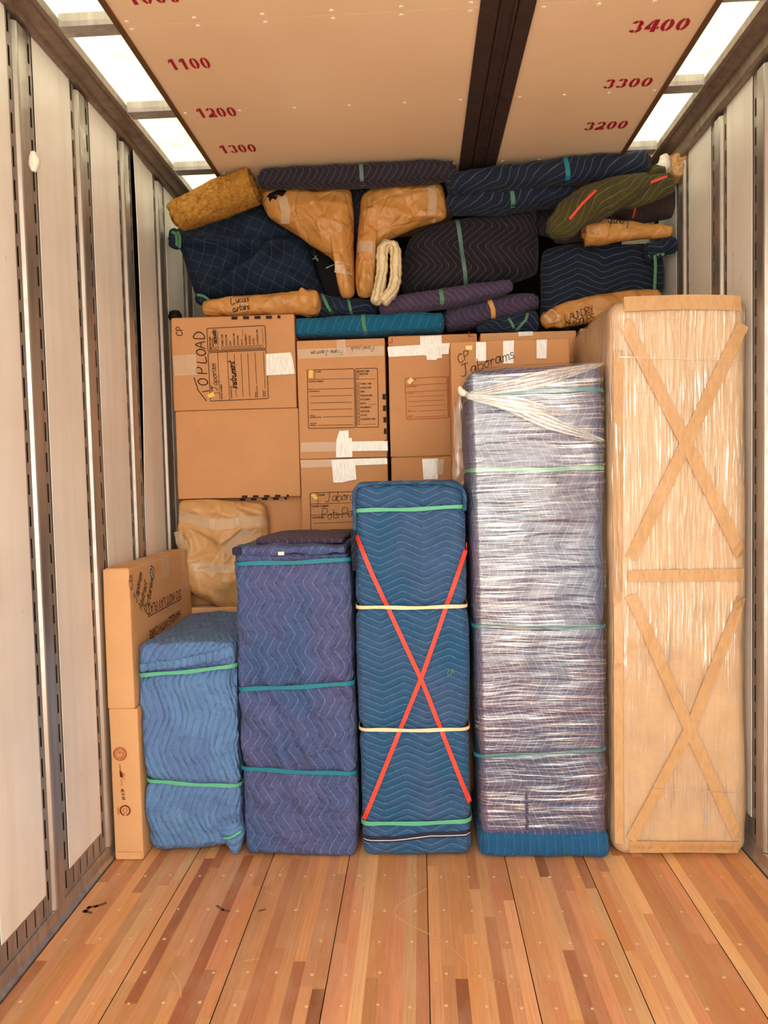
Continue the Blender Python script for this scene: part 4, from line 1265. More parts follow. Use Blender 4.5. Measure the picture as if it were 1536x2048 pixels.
# purple bundle
pb = thing('wrapped_furniture', 'purple blue quilted bundle with three teal bands', 'wrapped furniture', (.74, .3, 0), GW)
pxA, pxB = .514, .953
zP = [(W(470, 1129, 0).z, W(704, 1120, 0).z), (W(480, 1380, 0).z, W(712, 1368, 0).z), (W(484, 1538, 0).z, W(716, 1549, 0).z)]


def d_pb(p, n):
    u = (p.x - pxA) / (pxB - pxA)
    f = creases(p, 5.5, .9)
    for zc_, hh_, am in ((.62, .12, .016), (.80, .16, .016), (.42, .10, .018), (.22, .14, .012)):     # slack drawn up into slanting buckles above each band
        f += am * math.exp(-((p.z - zc_) / hh_) ** 2) * math.sin(p.x * 46 + p.z * 22 + 2.5 * noise.noise(Vector((p.x * 4, 0, p.z * 4)))) * max(0, -n.y) * (.35 + .65 * max(0, noise.noise(Vector((p.x * 5, 3, p.z * 5))) + .4))
    for a, b in zP: f += pinch(p.z, a + (b - a) * u, .011, .014)
    return n * f + Vector((.0, 0, .006 * math.sin(u * 6) * (1 if p.z < .05 else 0)))


soft_box('moving_pad', pxA, pxB, .008, .60, .006, 1.185, .03, .010, M['q_purple'], pb, d_pb)
soft_box('folded_pad_top', pxA + .0, pxB - .012, .004, .60, 1.180, 1.213, .014, .011, M['q_purple'], pb, lambda p, n: .006 * fbm(p, 9, 3, 1.4) + .004 * math.sin(p.x * 40), uvoff=(.1, .05))
soft_box('folded_pad_layer', pxA + .06, pxB - .03, .10, .61, 1.212, 1.234, .01, .012, M['q_plum'], pb, lambda p, n: .007 * fbm(p, 8, 3, 6.4))
for (a, b) in zP: box_band('rubber_band', (pxA, pxB, .006, .60, .03), a, b, .0155, M['teal'], pb, .005)
soft_box('binding_corner', pxA - .006, pxA + .03, -.004, .10, 1.184, 1.214, .008, .008, M['binding'], pb)
c = W(563, 1106, 0); m = MB(); m.box(c.x - .012, c.x + .012, -.010, -.006, c.z - .008, c.z + .006); m.build('care_tag', M['paper_white'], pb, bevel=.002)

# deep blue bundle with red crossed bands
bb = thing('wrapped_furniture', 'tall deep blue quilted bundle crossed by red bands', 'wrapped furniture', (1.18, .2, 0), GW)
bx0, bx1, bz1 = .974, 1.392, W(820, 963, 0).z
zb_ = [W(720, 1022, 0).z, W(722, 1216, 0).z, W(725, 1461, 0).z, W(730, 1649, 0).z]


def d_bb(p, n):
    f = creases(p, 12.5, .45)
    for z, k in zip(zb_, (.006, .014, .012, .006)): f += pinch(p.z, z, k, .02)
    if abs(n.x) > .3: f += .010 * math.sin(min(max((p.z - zb_[2]) / (zb_[1] - zb_[2]), 0), 1) * PI) * .8
    return n * f


body = soft_box('moving_pad', bx0, bx1, .010, .43, .004, bz1, .04, .010, M['q_blue'], bb, d_bb)
bt_ = bvh(body)
bbx = (bx0, bx1, .006, .43, .04)
box_band('rubber_band', bbx, zb_[0], W(925, 1014, 0).z, .014, M['green'], bb, .005)
box_band('rubber_band', bbx, zb_[1], W(930, 1214, 0).z, .013, M['cream_band'], bb, .004)
box_band('rubber_band', bbx, zb_[2], W(938, 1460, 0).z, .013, M['cream_band'], bb, .004)
box_band('rubber_band', bbx, zb_[3], W(940, 1644, 0).z, .015, M['green'], bb, .005)
for pts in (((712, 1072), (745, 1150), (845, 1365), (943, 1615)), ((936, 1090), (845, 1350), (724, 1650))):
    band_on('rubber_band', pts, .0165, bt_, M['red'], bb, .008, Y=0)
for (a, b, xs) in (((712, 1060), (724, 1690), 0), ((938, 1088), (943, 1612), 1)):
    pass
for z0_, z1_, X in ((W(712, 1072, 0).z, W(722, 1665, 0).z, bx0 - .004), (W(936, 1090, 0).z, W(943, 1615, 0).z, bx1 + .004)):
    m = MB(); m.quad((X, .02, z0_ - .01), (X, .02, z0_ + .008), (X, .40, (z0_ + z1_) / 2 + .3), (X, .40, (z0_ + z1_) / 2 + .28)); thicken(m.build('rubber_band', M['red'], bb), .002)
zs = W(830, 1676, 0).z
band_on('pad_binding', ((727, 1681), (780, 1680), (860, 1671), (941, 1670)), .022, bt_, M['binding'], bb, .005, Y=0)
band_on('seam_thread', ((727, 1682), (780, 1681), (860, 1672), (941, 1671)), .003, bt_, M['white_thread'], bb, .0085, Y=0, thick=.001)
# rolled hem along the top edge
st = []
for x, y in ((709, 1060), (707, 1000), (710, 982), (722, 971), (760, 965), (820, 962), (880, 966), (915, 973), (931, 988), (934, 1020)):
    q = W(x, y, .012); st.append((min(max(q.x, bx0 + .002), bx1 - .002), .010, min(q.z, bz1 - .004), .0075, .010))
sweep('rolled_hem', st, M['q_blue'], bb, 60, 12, 2.0)
sweep('hanging_end', [(bx0 - .004, .012, W(712, 1062, 0).z, .008, .02), (bx0 - .004, .010, W(712, 1100, 0).z, .009, .02), (bx0 - .002, .012, W(712, 1140, 0).z, .008, .016)], M['q_navy'], bb, 14, 12)
ink = Ink(); ink.hand('CA', 0, 0, .016, .003, .3); A = W(896, 1352, 0); ink.build('handwriting', (A.x, 0, A.z), (1, 0, .4), (-.4, 0, 1), M['greygreen'], bb, .001, bt_)

# shrink wrapped bundle
sw_ = thing('wrapped_furniture', 'tall blue bundle in clear shrink wrap beside the mattress carton', 'wrapped furniture', (1.66, .2, 0), GW)
sx0, sx1, sz1 = 1.408, 1.908, W(1070, 731, 0).z
zq = [(W(940, 789, 0).z, W(1208, 778, 0).z), (W(938, 941, 0).z, W(1210, 936, 0).z), (W(955, 1254, 0).z, W(1215, 1255, 0).z), (W(955, 1515, 0).z, W(1220, 1502, 0).z)]


def d_sw(p, n):
    f = creases(p, 22.5, .4)
    for a, b in zq: f += pinch(p.z, a, .007, .016)
    lean = Vector((-.014 * (p.z - .9) / .9 if p.x < 1.6 else 0, 0, .02 * (p.x - 1.66) / .5 if p.z > 1.7 else 0))
    return n * f + lean


sb = soft_box('moving_pad', sx0 + .012, sx1, .012, .42, .06, sz1, .04, .012, M['q_wrap'], sw_, d_sw)
soft_box('pad_foot', sx0 + .014, sx1 + .006, .004, .425, .003, .105, .03, .010, M['q_wrapfoot'], sw_, lambda p, n: creases(p, 3.1, .6))
for (a, b), mt in zip(zq, ('teal', 'green', 'teal', 'teal')): box_band('rubber_band', (sx0 + .008, sx1, .010, .42, .04), a, b, .014, M[mt], sw_, .0055)


def d_film(p, n):
    lean = Vector((-.014 * (p.z - .9) / .9 if p.x < 1.6 else 0, 0, .02 * (p.x - 1.66) / .5 if p.z > 1.7 else 0))
    f = .004 * fbm(p, 5, 2, 3) + .0035 * fbm(Vector((p.x * .6, p.y * .6, p.z * 9)), 5, 2, 7)
    return n * f + lean


soft_box('stretch_film', sx0 + .002, sx1 + .009, .000, .43, .085, sz1 + .010, .045, .010, M['film_h'], sw_, d_film, skip=('bottom',))
# gathered strands of film fanning from the upper left corner
fy = -.010
for k, pts in enumerate((((931, 790), (1010, 775), (1110, 752), (1207, 728)), ((931, 792), (1020, 815), (1110, 850), (1208, 882)), ((930, 794), (990, 803), (1060, 815), (1130, 830)))):
    rows = 12; vs, fs, us = [], [], []
    Pm = [(W(x, y, 0).x, W(x, y, 0).z) for x, y in pts]
    nn = 30
    for i in range(nn + 1):
        a = crom(Pm, i / nn); wd = (.006 + .024 * min(1, i / nn * 2)) * min(1, (1 - i / nn) * 2.2 + .12)
        for j in range(rows + 1):
            g = j / rows - .5
            vs.append((a[0], fy - .004 - .003 * k + .003 * math.sin(j * 2.1) * (1 - .3 * i / nn), a[1] + g * 2 * wd))
    for i in range(nn):
        for j in range(rows):
            q = i * (rows + 1) + j; fs.append((q, q + rows + 1, q + rows + 2, q + 1)); us.append([(z // (rows + 1) / nn * .5, z % (rows + 1) / rows * .09 + k) for z in fs[-1]])
    thicken(link('gathered_film', vs, fs, M['film_strand'], sw_, True, us), .0008)
c = W(926, 785, 0.02)
sweep('film_knot', [(c.x - .012, .02, c.z + .02, .006, .006), (c.x - .004, .012, c.z, .013, .012), (c.x + .012, .0, c.z - .01, .008, .008)], M['paper_white'], sw_, 10, 12, disp=lambda p, n, s: .003 * fbm(p, 70, 2))

# mattress carton in film
mt_ = thing('wrapped_mattress', 'tall tan mattress carton in clear film with crossed tape at the right wall', 'wrapped mattress', (2.18, .4, 0))
mx0, mx1, mz1 = 1.934, 2.434, W(1370, 590, 0).z


def d_mt(p, n): return n * (.006 * fbm(p, 4, 3, 2.8) + (.004 * fbm(Vector((p.x * 3, p.y, p.z)), 5, 2, 1) if n.y < -.5 else 0))


mbody = soft_box('carton_body', mx0, mx1, .014, .70, .002, mz1, .055, .014, M['mattress'], mt_, d_mt)
tr_ = bvh(mbody)
soft_box('stretch_film', mx0 - .006, mx1 + .006, .005, .706, .001, mz1 + .006, .06, .012, M['film_v'], mt_, lambda p, n: n * (.005 * fbm(p, 4, 2, 2.8) + .0025 * fbm(Vector((p.x * 10, p.y * 10, p.z * .6)), 5, 2, 7)), skip=('bottom',))
for pts, wd in ((((1250, 607), (1370, 603), (1484, 605)), .055), (((1247, 640), (1375, 890), (1484, 1112)), .046), (((1488, 648), (1385, 860), (1262, 1118)), .046), (((1256, 1153), (1370, 1151), (1490, 1149)), .044),
                (((1262, 1190), (1385, 1470), (1476, 1676)), .042), (((1486, 1195), (1385, 1450), (1262, 1680)), .04), (((1238, 700), (1238, 1200), (1240, 1690)), .03), (((1260, 1695), (1370, 1697), (1480, 1697)), .05)):
    band_on('packing_tape', pts, wd, tr_, M['tape_tan'], mt_, .013, Y=0, thick=.0005, step=.03)
# loose crease lines of the film
for pts in (((1240, 714), (1370, 718), (1510, 722)), ((1305, 1576), (1400, 1582), (1468, 1584))):
    band_on('film_edge', pts, .0035, tr_, M['film_strand'], mt_, .016, Y=0, thick=.0005, step=.03)

# brown paper bundle at the left
pp = thing('paper_wrapped_bundle', 'crumpled brown paper bundle wedged behind the picture cartons', 'paper bundle', (.25, .82, .85))
PY = .795


def d_pp(q, sg, t_):
    w_ = Vector((q.x + .06 * noise.noise(q * 5), 0, q.z + .06 * noise.noise(q * 5 + Vector((9, 0, 0)))))
    r_ = .018 * fbm(q, 5, 2, 1.1) + .040 * max(0, ridge(Vector((w_.x + w_.z * .8, 0, w_.z - w_.x * .5)), 5, 3.0) - .4) + .030 * max(0, ridge(w_, 9, 7.0) - .45)
    return Vector((0, -r_ if sg < 0 else r_ * .2, 0))


kp = pillow('kraft_wrapping', [(360, 1000), (420, 998), (500, 1003), (530, 1006), (537, 1030), (538, 1110), (536, 1220), (470, 1222), (392, 1190), (365, 1150), (360, 1080)], (445, 1090), PY, .055, .05, M['kraft_pale'], pp, 120, 20, 6, d_pp)
tp = bvh(kp)
for pts, wd in ((((362, 1030), (440, 1048), (533, 1040)), .05), (((425, 1145), (470, 1090), (520, 1045)), .05), (((366, 1060), (380, 1110)), .06), (((390, 1130), (460, 1133), (535, 1132)), .04)):
    band_on('packing_tape', pts, wd, tp, M['tape_clear'], pp, .003, Y=PY, thick=.0005)
cu = carton('small cardboard box under the crumpled brown paper bundle', W(365, 1200, .72).x, W(500, 1200, .75).x, .745, .84, .50, W(420, 1215, .745).z + .0, M['card_pale'], None)
cv = carton('plain cardboard box carrying the small box behind the light blue bundle', W(365, 1200, .72).x, W(500, 1200, .75).x, .745, .84, 0, .498, M['card_pale'], None)


# ------------------------------------------------------------------ the load above the boxes
def soft(seed, k=1.0, sc=8):
    return lambda p, n, s=0: k * (.010 * fbm(p, sc, 3, seed) + .006 * max(0, ridge(p, sc * .9, seed) - .4))


def base_of(o):
    vs_ = [v.co for v in o.data.vertices]
    return Vector((sum(v.x for v in vs_) / len(vs_), sum(v.y for v in vs_) / len(vs_), min(v.z for v in vs_)))


def wrapthing(name, label, cat, group, body, parts=()):
    """an Empty at the base of a finished body, with the body and its bands as its parts"""
    b = base_of(body); t_ = thing(name, label, cat, b, group)
    for o_ in (body,) + tuple(parts): adopt(o_, t_)
    return t_


GR = 'rolled moving pads on top of the boxes'
GP = 'brown paper wrapped pieces on top of the boxes'
YU = 0.80

# teal roll straight on the black-printed box
o = sweep('rolled_pad', px_stations([(600, 659, 18), (680, 656, 19), (760, 652, 20), (830, 649, 20), (880, 648, 18)], YU + .06, 1.7), M['q_teal'], None, 50, 32, 4.5, soft(4, .6), cap=.5)
tr_ = bvh(o)
r_teal = wrapthing('moving_pad_roll', 'flat teal pad roll lying on the box with black printing', 'moving pad', GR, o,
                   (band_on('rubber_band', ((725, 622), (728, 652), (736, 682)), .017, tr_, M['dgreen'], None, .004, Y=YU - .02),))
# navy folded pad at its left end, with two slanting bands
o = sweep('folded_pad', px_stations([(642, 613, 21), (690, 616, 17), (735, 617, 14), (752, 620, 10)], YU + .10, 1.6), M['q_navy'], None, 30, 28, 3, soft(9, .7))
tr_ = bvh(o)
wrapthing('moving_pad_roll', 'small navy pad bundle with two slanting green bands above the teal roll', 'moving pad', GR, o,
          (band_on('rubber_band', ((644, 588), (656, 614), (672, 640)), .014, tr_, M['dgreen'], None, .004, Y=YU + .04),
           band_on('rubber_band', ((696, 594), (701, 617), (705, 640)), .013, tr_, M['dgreen'], None, .004, Y=YU + .05)))
# paper roll with handwriting on the TOP LOAD box
o = sweep('kraft_wrapping', px_stations([(414, 618, 15), (450, 616, 18), (520, 611, 20), (590, 607, 21), (632, 607, 22)], YU + .01, 1.3), M['kraft'], None, 44, 30, 2.6,
          lambda p, n, s: .006 * fbm(p, 10, 3, 2) + (.014 * fbm(p, 24, 3, 5) if s > .86 else 0) + .004 * max(0, ridge(p, 9, 1) - .4), cap=.5)
tr_ = bvh(o)
ink = Ink(); A, u, v, L = frame_px((468, 613), (520, 604), YU); ink.hand('Lucas', 0, 0, .030, .0032, .1)
ink.hand('curtains', .0, -.036, .028, .0032, .2, .8)
hw = ink.build('handwriting', A, u, v, M['marker'], None, 0, tr_)
wrapthing('paper_roll', 'brown paper roll with two words of marker lying on the TOP LOAD box', 'paper roll', GP, o, (hw,))
# black rubber foot at the wall
c = W(350, 633, YU + .05)
o = sweep('furniture_foot', [(c.x, YU + .05, c.z - .012, .030, .03), (c.x, YU + .05, c.z + .004, .033, .033), (c.x - .002, YU + .05, c.z + .02, .026, .026)], M['black'], None, 10, 20, 2, up=(0, 1, 0))
tag(o, 'black round furniture foot at the left wall on the TOP LOAD box', 'furniture foot')

# checked navy drape over a bulky piece
ND = [(338, 466), (362, 458), (420, 432), (500, 408), (528, 410), (560, 436), (598, 462), (618, 490), (632, 545), (645, 575), (652, 592), (600, 590), (540, 596), (470, 600), (408, 606), (395, 600), (384, 570), (372, 530), (362, 498), (344, 494)]


def d_nd(q, sg, t_):
    if sg > 0: return Vector((0, 0, 0))
    a, b, c_ = W(345, 480, .87), W(600, 470, .87), W(400, 598, .87)
    def fold(p0, p1, wd, amp):
        d = p1 - p0; d.y = 0; e = Vector((q.x - p0.x, 0, q.z - p0.z)); f = max(0, min(1, e.dot(d) / d.dot(d))); dist = (e - d * f).length
        return amp * math.exp(-(dist / wd) ** 2)
    g = fold(W(350, 478, .87), W(600, 500, .87), .03, .05) + fold(W(405, 595, .87), W(600, 470, .87), .03, .065) + fold(W(370, 500, .87), W(405, 590, .87), .02, .02)
    g -= fold(W(430, 560, .87), W(560, 470, .87), .03, .055)
    return Vector((0, -(g + .045 * fbm(Vector((q.x * .8 - q.z * .6, 0, q.x * .4 + q.z)), 4, 2, 3) + .02 * max(0, ridge(Vector((q.x * .5 - q.z, 0, q.z * .6 + q.x * .5)), 4, 2) - .4)) * (1 - t_ ** 4), 0))


o = pillow('draped_pad', ND, (490, 520), .95, .10, .07, M['q_check'], None, 140, 24, 3, d_nd)
parts = []
for st_, lb_ in (([(346, 462, 8), (352, 478, 15), (347, 494, 9)], 0), ([(396, 592, 8), (404, 600, 13), (404, 608, 8)], 1)):
    parts.append(sweep('tied_corner', px_stations(st_, .86, 1), M['q_check'], None, 12, 16, 2, soft(5, .6, 30)))
for pts in (((344, 464), (352, 470), (354, 492)), ((356, 464), (360, 478), (359, 496)), ((395, 590), (408, 593), (418, 601))):
    st_ = px_stations([(x, y, 3.2) for x, y in pts], .83, 1); parts.append(sweep('rubber_band', st_, M['dgreen'], None, 14, 8, 2))
wrapthing('wrapped_furniture', 'bulky piece draped in a checked navy quilt tied with green bands', 'wrapped furniture', 'pad-wrapped furniture above the boxes', o, parts)

# carpet padding roll over it
o = sweep('padding_roll', px_stations([(352, 436, 27), (385, 420, 31), (430, 402, 33), (475, 384, 34), (506, 372, 33)], .725, 1.25), M['burlap'], None, 40, 36, 2.2,
          lambda p, n, s: .008 * fbm(p, 9, 3, 7) + .003 * fbm(p, 60, 2, 1), spiral=2.0, cap=.15)
wrapthing('carpet_padding_roll', 'tan fibrous carpet padding roll tilted up from the left wall', 'carpet padding', None, o)

# black instrument case behind the papers
P = [W(x, y, 1.06) for x, y in ((612, 470), (640, 474), (664, 520), (688, 570), (700, 606), (724, 692), (680, 692), (652, 606), (640, 570), (626, 520))]
m = MB()
m.v = [Vector((p.x, 1.04, p.z)) for p in P] + [Vector((p.x, 1.16, p.z)) for p in P]; n = len(P)
m.f = [tuple(range(n)), tuple(range(n, 2 * n))] + [(i, (i + 1) % n, n + (i + 1) % n, n + i) for i in range(n)]
o = m.build('case_body', M['black'], None, False, .012)
ink = Ink(); A, u, v, L = frame_px((629, 518), (622, 490), 1.038)
ink.line([(-.012, -.014), (-.002, -.012), (.004, .0), (.0, .012), (-.006, .012)], .006); ink.line([(.002, -.004), (.012, -.014), (.012, -.004)], .004); ink.hand('ances', .016, -.008, .03, .0036, .2, .8)
lg = ink.build('logo', A, u, v, M['white'], None, .002)
m = MB(); a, b = W(652, 536, 1.03), W(668, 529, 1.03); d = (b - a).normalized(); nrm = Vector((-d.z, 0, d.x)) * .003
m.v = [a + nrm, b + nrm, b - nrm, a - nrm] + [q + Vector((0, .008, 0)) for q in (a + nrm, b + nrm, b - nrm, a - nrm)]
m.f = [(0, 1, 2, 3), (7, 6, 5, 4), (0, 4, 5, 1), (1, 5, 6, 2), (2, 6, 7, 3), (3, 7, 4, 0)]
lt = m.build('latch', M['steel'])
wrapthing('instrument_case', 'black instrument case with white script logo behind the paper wrapped shapes', 'instrument case', None, o, (lg, lt))

# the two flared paper shapes
def d_paper(seed, neck, amp=1.0):
    def f(q, sg, t_):
        a, b = neck
        d_ = Vector((q.x - a, 0, q.z - b)); rad = d_.length; ang = math.atan2(d_.x, d_.z)
        pl = noise.noise(Vector((ang * 4.2, rad * 1.6, seed))) + .5 * noise.noise(Vector((ang * 9, rad * 3, seed + 4)))
        r_ = .016 * abs(pl) * min(1, rad * 9) + .010 * fbm(q, 4, 2, seed)
        cr_ = math.exp(-(rad / .05) ** 2)                           # crumpled where the tape gathers the neck
        r_ += cr_ * (.018 * max(0, ridge(Vector((q.x * .6, 0, q.z)), 26, seed) - .2)) + .010 * max(0, ridge(Vector((q.x, 0, q.z * 1.6)), 7, seed + 3) - .62)
        r_ += .0022 * fbm(q, 34, 2, seed)
        return Vector((0, -amp * r_ if sg < 0 else 0, 0)) * (1 - .5 * t_ ** 6)
    return f


PLf = [(524, 384), (545, 376), (590, 376), (640, 379), (676, 371), (690, 369), (703, 384), (708, 430), (708, 480), (709, 560), (710, 592), (700, 598), (684, 597), (677, 580), (675, 545), (668, 522), (650, 508), (620, 490), (590, 468), (560, 450), (538, 436), (526, 412)]
o = pillow('kraft_wrapping', PLf, (664, 460), .815, .085, .05, M['kraft'], None, 150, 26, 2.8, d_paper(3.3, (W(690, 535, .8).x, W(690, 535, .8).z)))
tr_ = bvh(o)
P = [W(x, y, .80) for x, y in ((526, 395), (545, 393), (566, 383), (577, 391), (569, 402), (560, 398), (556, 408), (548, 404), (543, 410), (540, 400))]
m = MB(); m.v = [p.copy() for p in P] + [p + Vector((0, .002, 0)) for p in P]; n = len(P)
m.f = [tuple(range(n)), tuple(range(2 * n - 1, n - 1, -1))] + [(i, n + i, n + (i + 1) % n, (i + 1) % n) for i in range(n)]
m = m.build('torn_hole_patch', M['black'])  # black sheet on the paper paints the dark inside of the torn hole
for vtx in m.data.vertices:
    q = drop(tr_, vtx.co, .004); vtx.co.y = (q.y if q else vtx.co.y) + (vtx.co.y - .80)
parts = (m, band_on('packing_tape', ((566, 398), (574, 425), (570, 448)), .045, tr_, M['tape_clear'], None, .003, Y=.77, thick=.0005),
         band_on('packing_tape', ((672, 538), (692, 541), (709, 539)), .05, tr_, M['tape_clear'], None, .003, Y=.77, thick=.0005))
wrapthing('paper_wrapped_piece', 'flared brown paper piece with a torn hole at its top corner', 'paper wrapped piece', GP, o, parts)
PRt = [(722, 400), (728, 388), (760, 371), (800, 362), (830, 365), (862, 363), (884, 368), (890, 385), (893, 420), (893, 438), (868, 445), (830, 456), (800, 470), (772, 484), (757, 500), (752, 530), (752, 570), (747, 592), (732, 597), (716, 594), (711, 570), (711, 530), (715, 480), (719, 440)]
o = pillow('kraft_wrapping', PRt, (755, 448), .815, .085, .05, M['kraft'], None, 150, 26, 2.8, d_paper(8.1, (W(734, 497, .8).x, W(734, 497, .8).z)))
tr_ = bvh(o)
parts = (band_on('packing_tape', ((862, 372), (866, 400), (862, 440)), .04, tr_, M['tape_clear'], None, .003, Y=.77, thick=.0005),
         band_on('packing_tape', ((713, 495), (735, 498), (755, 503)), .05, tr_, M['tape_clear'], None, .003, Y=.77, thick=.0005))
wrapthing('paper_wrapped_piece', 'flared brown paper piece leaning right above the folded cream cloth', 'paper wrapped piece', GP, o, parts)

# cream folded quilt
o = sweep('folded_quilt', px_stations([(752, 603, 11), (757, 585, 11), (763, 550, 11.5), (764, 512, 11.5), (768, 495, 11), (779, 489, 8), (789, 497, 11), (792, 520, 11.5), (791, 555, 12), (785, 580, 12), (768, 601, 12)], .69, 1.7), M['q_cream'], None, 90, 24, 2.2,
          lambda p, n, s: .005 * fbm(p, 26, 3, 2) + .0012 * math.sin(s * 110), cap=.6)
tag(o, 'cream quilted cloth folded in a loop standing beside the right paper piece', 'quilted cloth')

# dark plum roll under the deck
o = sweep('rolled_pad', px_stations([(524, 361, 13), (545, 358, 17), (620, 356, 19), (700, 353, 20), (780, 349, 20), (850, 345, 20), (905, 343, 15)], .685, 1.1), M['q_darkroll'], None, 70, 32, 3, soft(14, .7), spiral=1.5, cap=.3)
tr_ = bvh(o)
wrapthing('moving_pad_roll', 'long dark plum pad roll tucked under the deck above the paper pieces', 'moving pad', GR, o,
          (band_on('rubber_band', ((722, 326), (724, 352), (725, 380)), .018, tr_, M['greygreen'], None, .003, Y=.66),))
# hanging pad, shaped to cover the lit deck and stand in for shade
o = pillow('draped_pad', [(556, 374), (720, 366), (906, 360), (906, 420), (850, 440), (800, 465), (720, 480), (650, 470), (600, 440)], (735, 415), .92, .035, .03, M['q_darkroll'], None, 120, 14, 4, lambda q, sg, t_: Vector((0, .008 * fbm(q, 7, 3, 2), 0)))
wrapthing('wrapped_furniture', 'dark plum hanging pad shaped to stand in for shade behind the two flared paper pieces', 'wrapped furniture', 'pad-wrapped furniture above the boxes', o)

# navy rolls at the upper right
o = sweep('rolled_pad', px_stations([(900, 368, 17), (930, 364, 19), (1000, 358, 22), (1080, 349, 22.5), (1150, 341, 22.5), (1230, 332, 22), (1290, 326, 20)], .715, 1.05), M['q_navyroll'], None, 80, 36, 2.8, soft(21, .7), spiral=1.6, cap=.3)
tr_ = bvh(o)
wrapthing('moving_pad_roll', 'long navy striped pad roll under the deck with a teal band', 'moving pad', GR, o,
          (band_on('rubber_band', ((1132, 312), (1137, 342), (1140, 372)), .02, tr_, M['teal'], None, .003, Y=.645),))
o = sweep('rolled_pad', px_stations([(902, 409, 19), (950, 406, 22), (1020, 400, 24), (1090, 390, 22), (1140, 383, 16)], .81, 1.3), M['q_navyroll'], None, 60, 36, 2.8, soft(31, .8), cap=.6)
tr_ = bvh(o)
wrapthing('moving_pad_roll', 'shorter navy striped pad roll with a green band under the long one', 'moving pad', GR, o,
          (band_on('rubber_band', ((1022, 366), (1027, 396), (1029, 432)), .02, tr_, M['dgreen'], None, .003, Y=.72),))

# the large dark purple piece
DP = [(806, 592), (802, 560), (806, 520), (818, 480), (850, 460), (900, 446), (960, 435), (1030, 428), (1064, 427), (1073, 442), (1077, 500), (1075, 548), (1040, 562), (1000, 572), (940, 584), (870, 592)]


def d_dp(q, sg, t_):
    if sg > 0: return Vector((0, 0, 0))
    p0, p1 = W(930, 505, .87), W(1030, 575, .87); d = p1 - p0; d.y = 0; e = Vector((q.x - p0.x, 0, q.z - p0.z)); f = max(0, min(1, e.dot(d) / d.dot(d)))
    g = .03 * math.exp(-((e - d * f).length / .03) ** 2)
    return Vector((0, (g - .012 * fbm(q, 6, 3, 6) - .008 * max(0, ridge(q, 7, 2) - .4)) * (1 - t_ ** 6), 0))


o = pillow('moving_pad', DP, (940, 510), .97, .13, .10, M['q_dark'], None, 130, 22, 4, d_dp)
tr_ = bvh(o)
wrapthing('wrapped_furniture', 'large dark purple quilted piece with one upright grey green band', 'wrapped furniture', 'pad-wrapped furniture above the boxes', o,
          (band_on('rubber_band', ((913, 434), (921, 490), (928, 540), (936, 594)), .019, tr_, M['greygreen'], None, .005, Y=.87),))

# plum rolls
o = sweep('rolled_pad', px_stations([(768, 616, 15), (800, 611, 18), (880, 599, 19), (950, 587, 17), (1000, 577, 14), (1018, 573, 11)], .80, 1.4), M['q_plum'], None, 60, 32, 2.6, soft(41, .6), cap=.7)
tr_ = bvh(o)
wrapthing('moving_pad_roll', 'plum quilted pad roll with a green band lying on the teal roll', 'moving pad', GR, o,
          (band_on('rubber_band', ((880, 572), (884, 598), (885, 630)), .019, tr_, M['dgreen'], None, .003, Y=.75),))
o = sweep('rolled_pad', px_stations([(894, 640, 21), (930, 634, 24), (985, 622, 24), (1040, 610, 20), (1068, 604, 16)], .925, 1.3), M['q_plum'], None, 50, 32, 2.8, soft(47, .7), spiral=1.4, cap=.3)
tr_ = bvh(o)
wrapthing('moving_pad_roll', 'plum quilted pad roll with an orange band right of the teal roll', 'moving pad', GR, o,
          (band_on('rubber_band', ((975, 590), (986, 618), (991, 656)), .022, tr_, M['orange'], None, .004, Y=.84),))
o = sweep('folded_pad', px_stations([(956, 659, 7), (985, 653, 12), (1030, 647, 17), (1070, 643, 19)], .82, 1.0), M['q_navy'], None, 30, 26, 2.6, soft(51, .6))
tr_ = bvh(o)
wrapthing('moving_pad_roll', 'flat navy pad with a V of green bands at the box edge', 'moving pad', GR, o,
          (band_on('rubber_band', ((1016, 638), (1023, 650), (1030, 663)), .012, tr_, M['dgreen'], None, .004, Y=.80),
           band_on('rubber_band', ((1054, 628), (1050, 642), (1032, 662)), .012, tr_, M['dgreen'], None, .006, Y=.80)))

# navy piece at the right, with a tied corner
NR = [(1080, 640), (1082, 600), (1081, 540), (1085, 502), (1130, 490), (1200, 492), (1260, 490), (1298, 488), (1322, 500), (1328, 540), (1328, 584), (1290, 596), (1240, 606), (1180, 622), (1110, 636), (1090, 648)]


def d_nr(q, sg, t_):
    if sg > 0: return Vector((0, 0, 0))
    return Vector((0, -(.03 * fbm(Vector((q.x, q.y, q.z * 1.8)), 4, 2, 9) + .016 * max(0, ridge(q, 6, 4) - .4) + .006 * fbm(q, 14, 2)) * (1 - t_ ** 4), 0))


o = pillow('moving_pad', NR, (1190, 555), .94, .085, .10, M['q_navywave'], None, 120, 22, 4, d_nr)
parts = [sweep('tied_corner', px_stations([(1296, 505, 17), (1312, 500, 15), (1330, 493, 17), (1348, 490, 13)], .81, 1.1), M['q_navywave'], None, 24, 22, 2.2, soft(8, .9, 18))]
for pts, w_ in ((((1296, 484), (1306, 496), (1318, 510)), 4), (((1318, 490), (1308, 502), (1298, 512)), 3.4), (((1308, 504), (1311, 530), (1309, 580)), 3.2), (((1312, 500), (1322, 506), (1328, 510)), 3)):
    parts.append(sweep('rubber_band', px_stations([(x, y, w_, .5) for x, y in pts], .785, 1), M['dgreen'], None, 16, 8, 3))
wrapthing('wrapped_furniture', 'navy quilted piece with a corner knotted in green band above the mattress carton', 'wrapped furniture', 'pad-wrapped furniture above the boxes', o, parts)

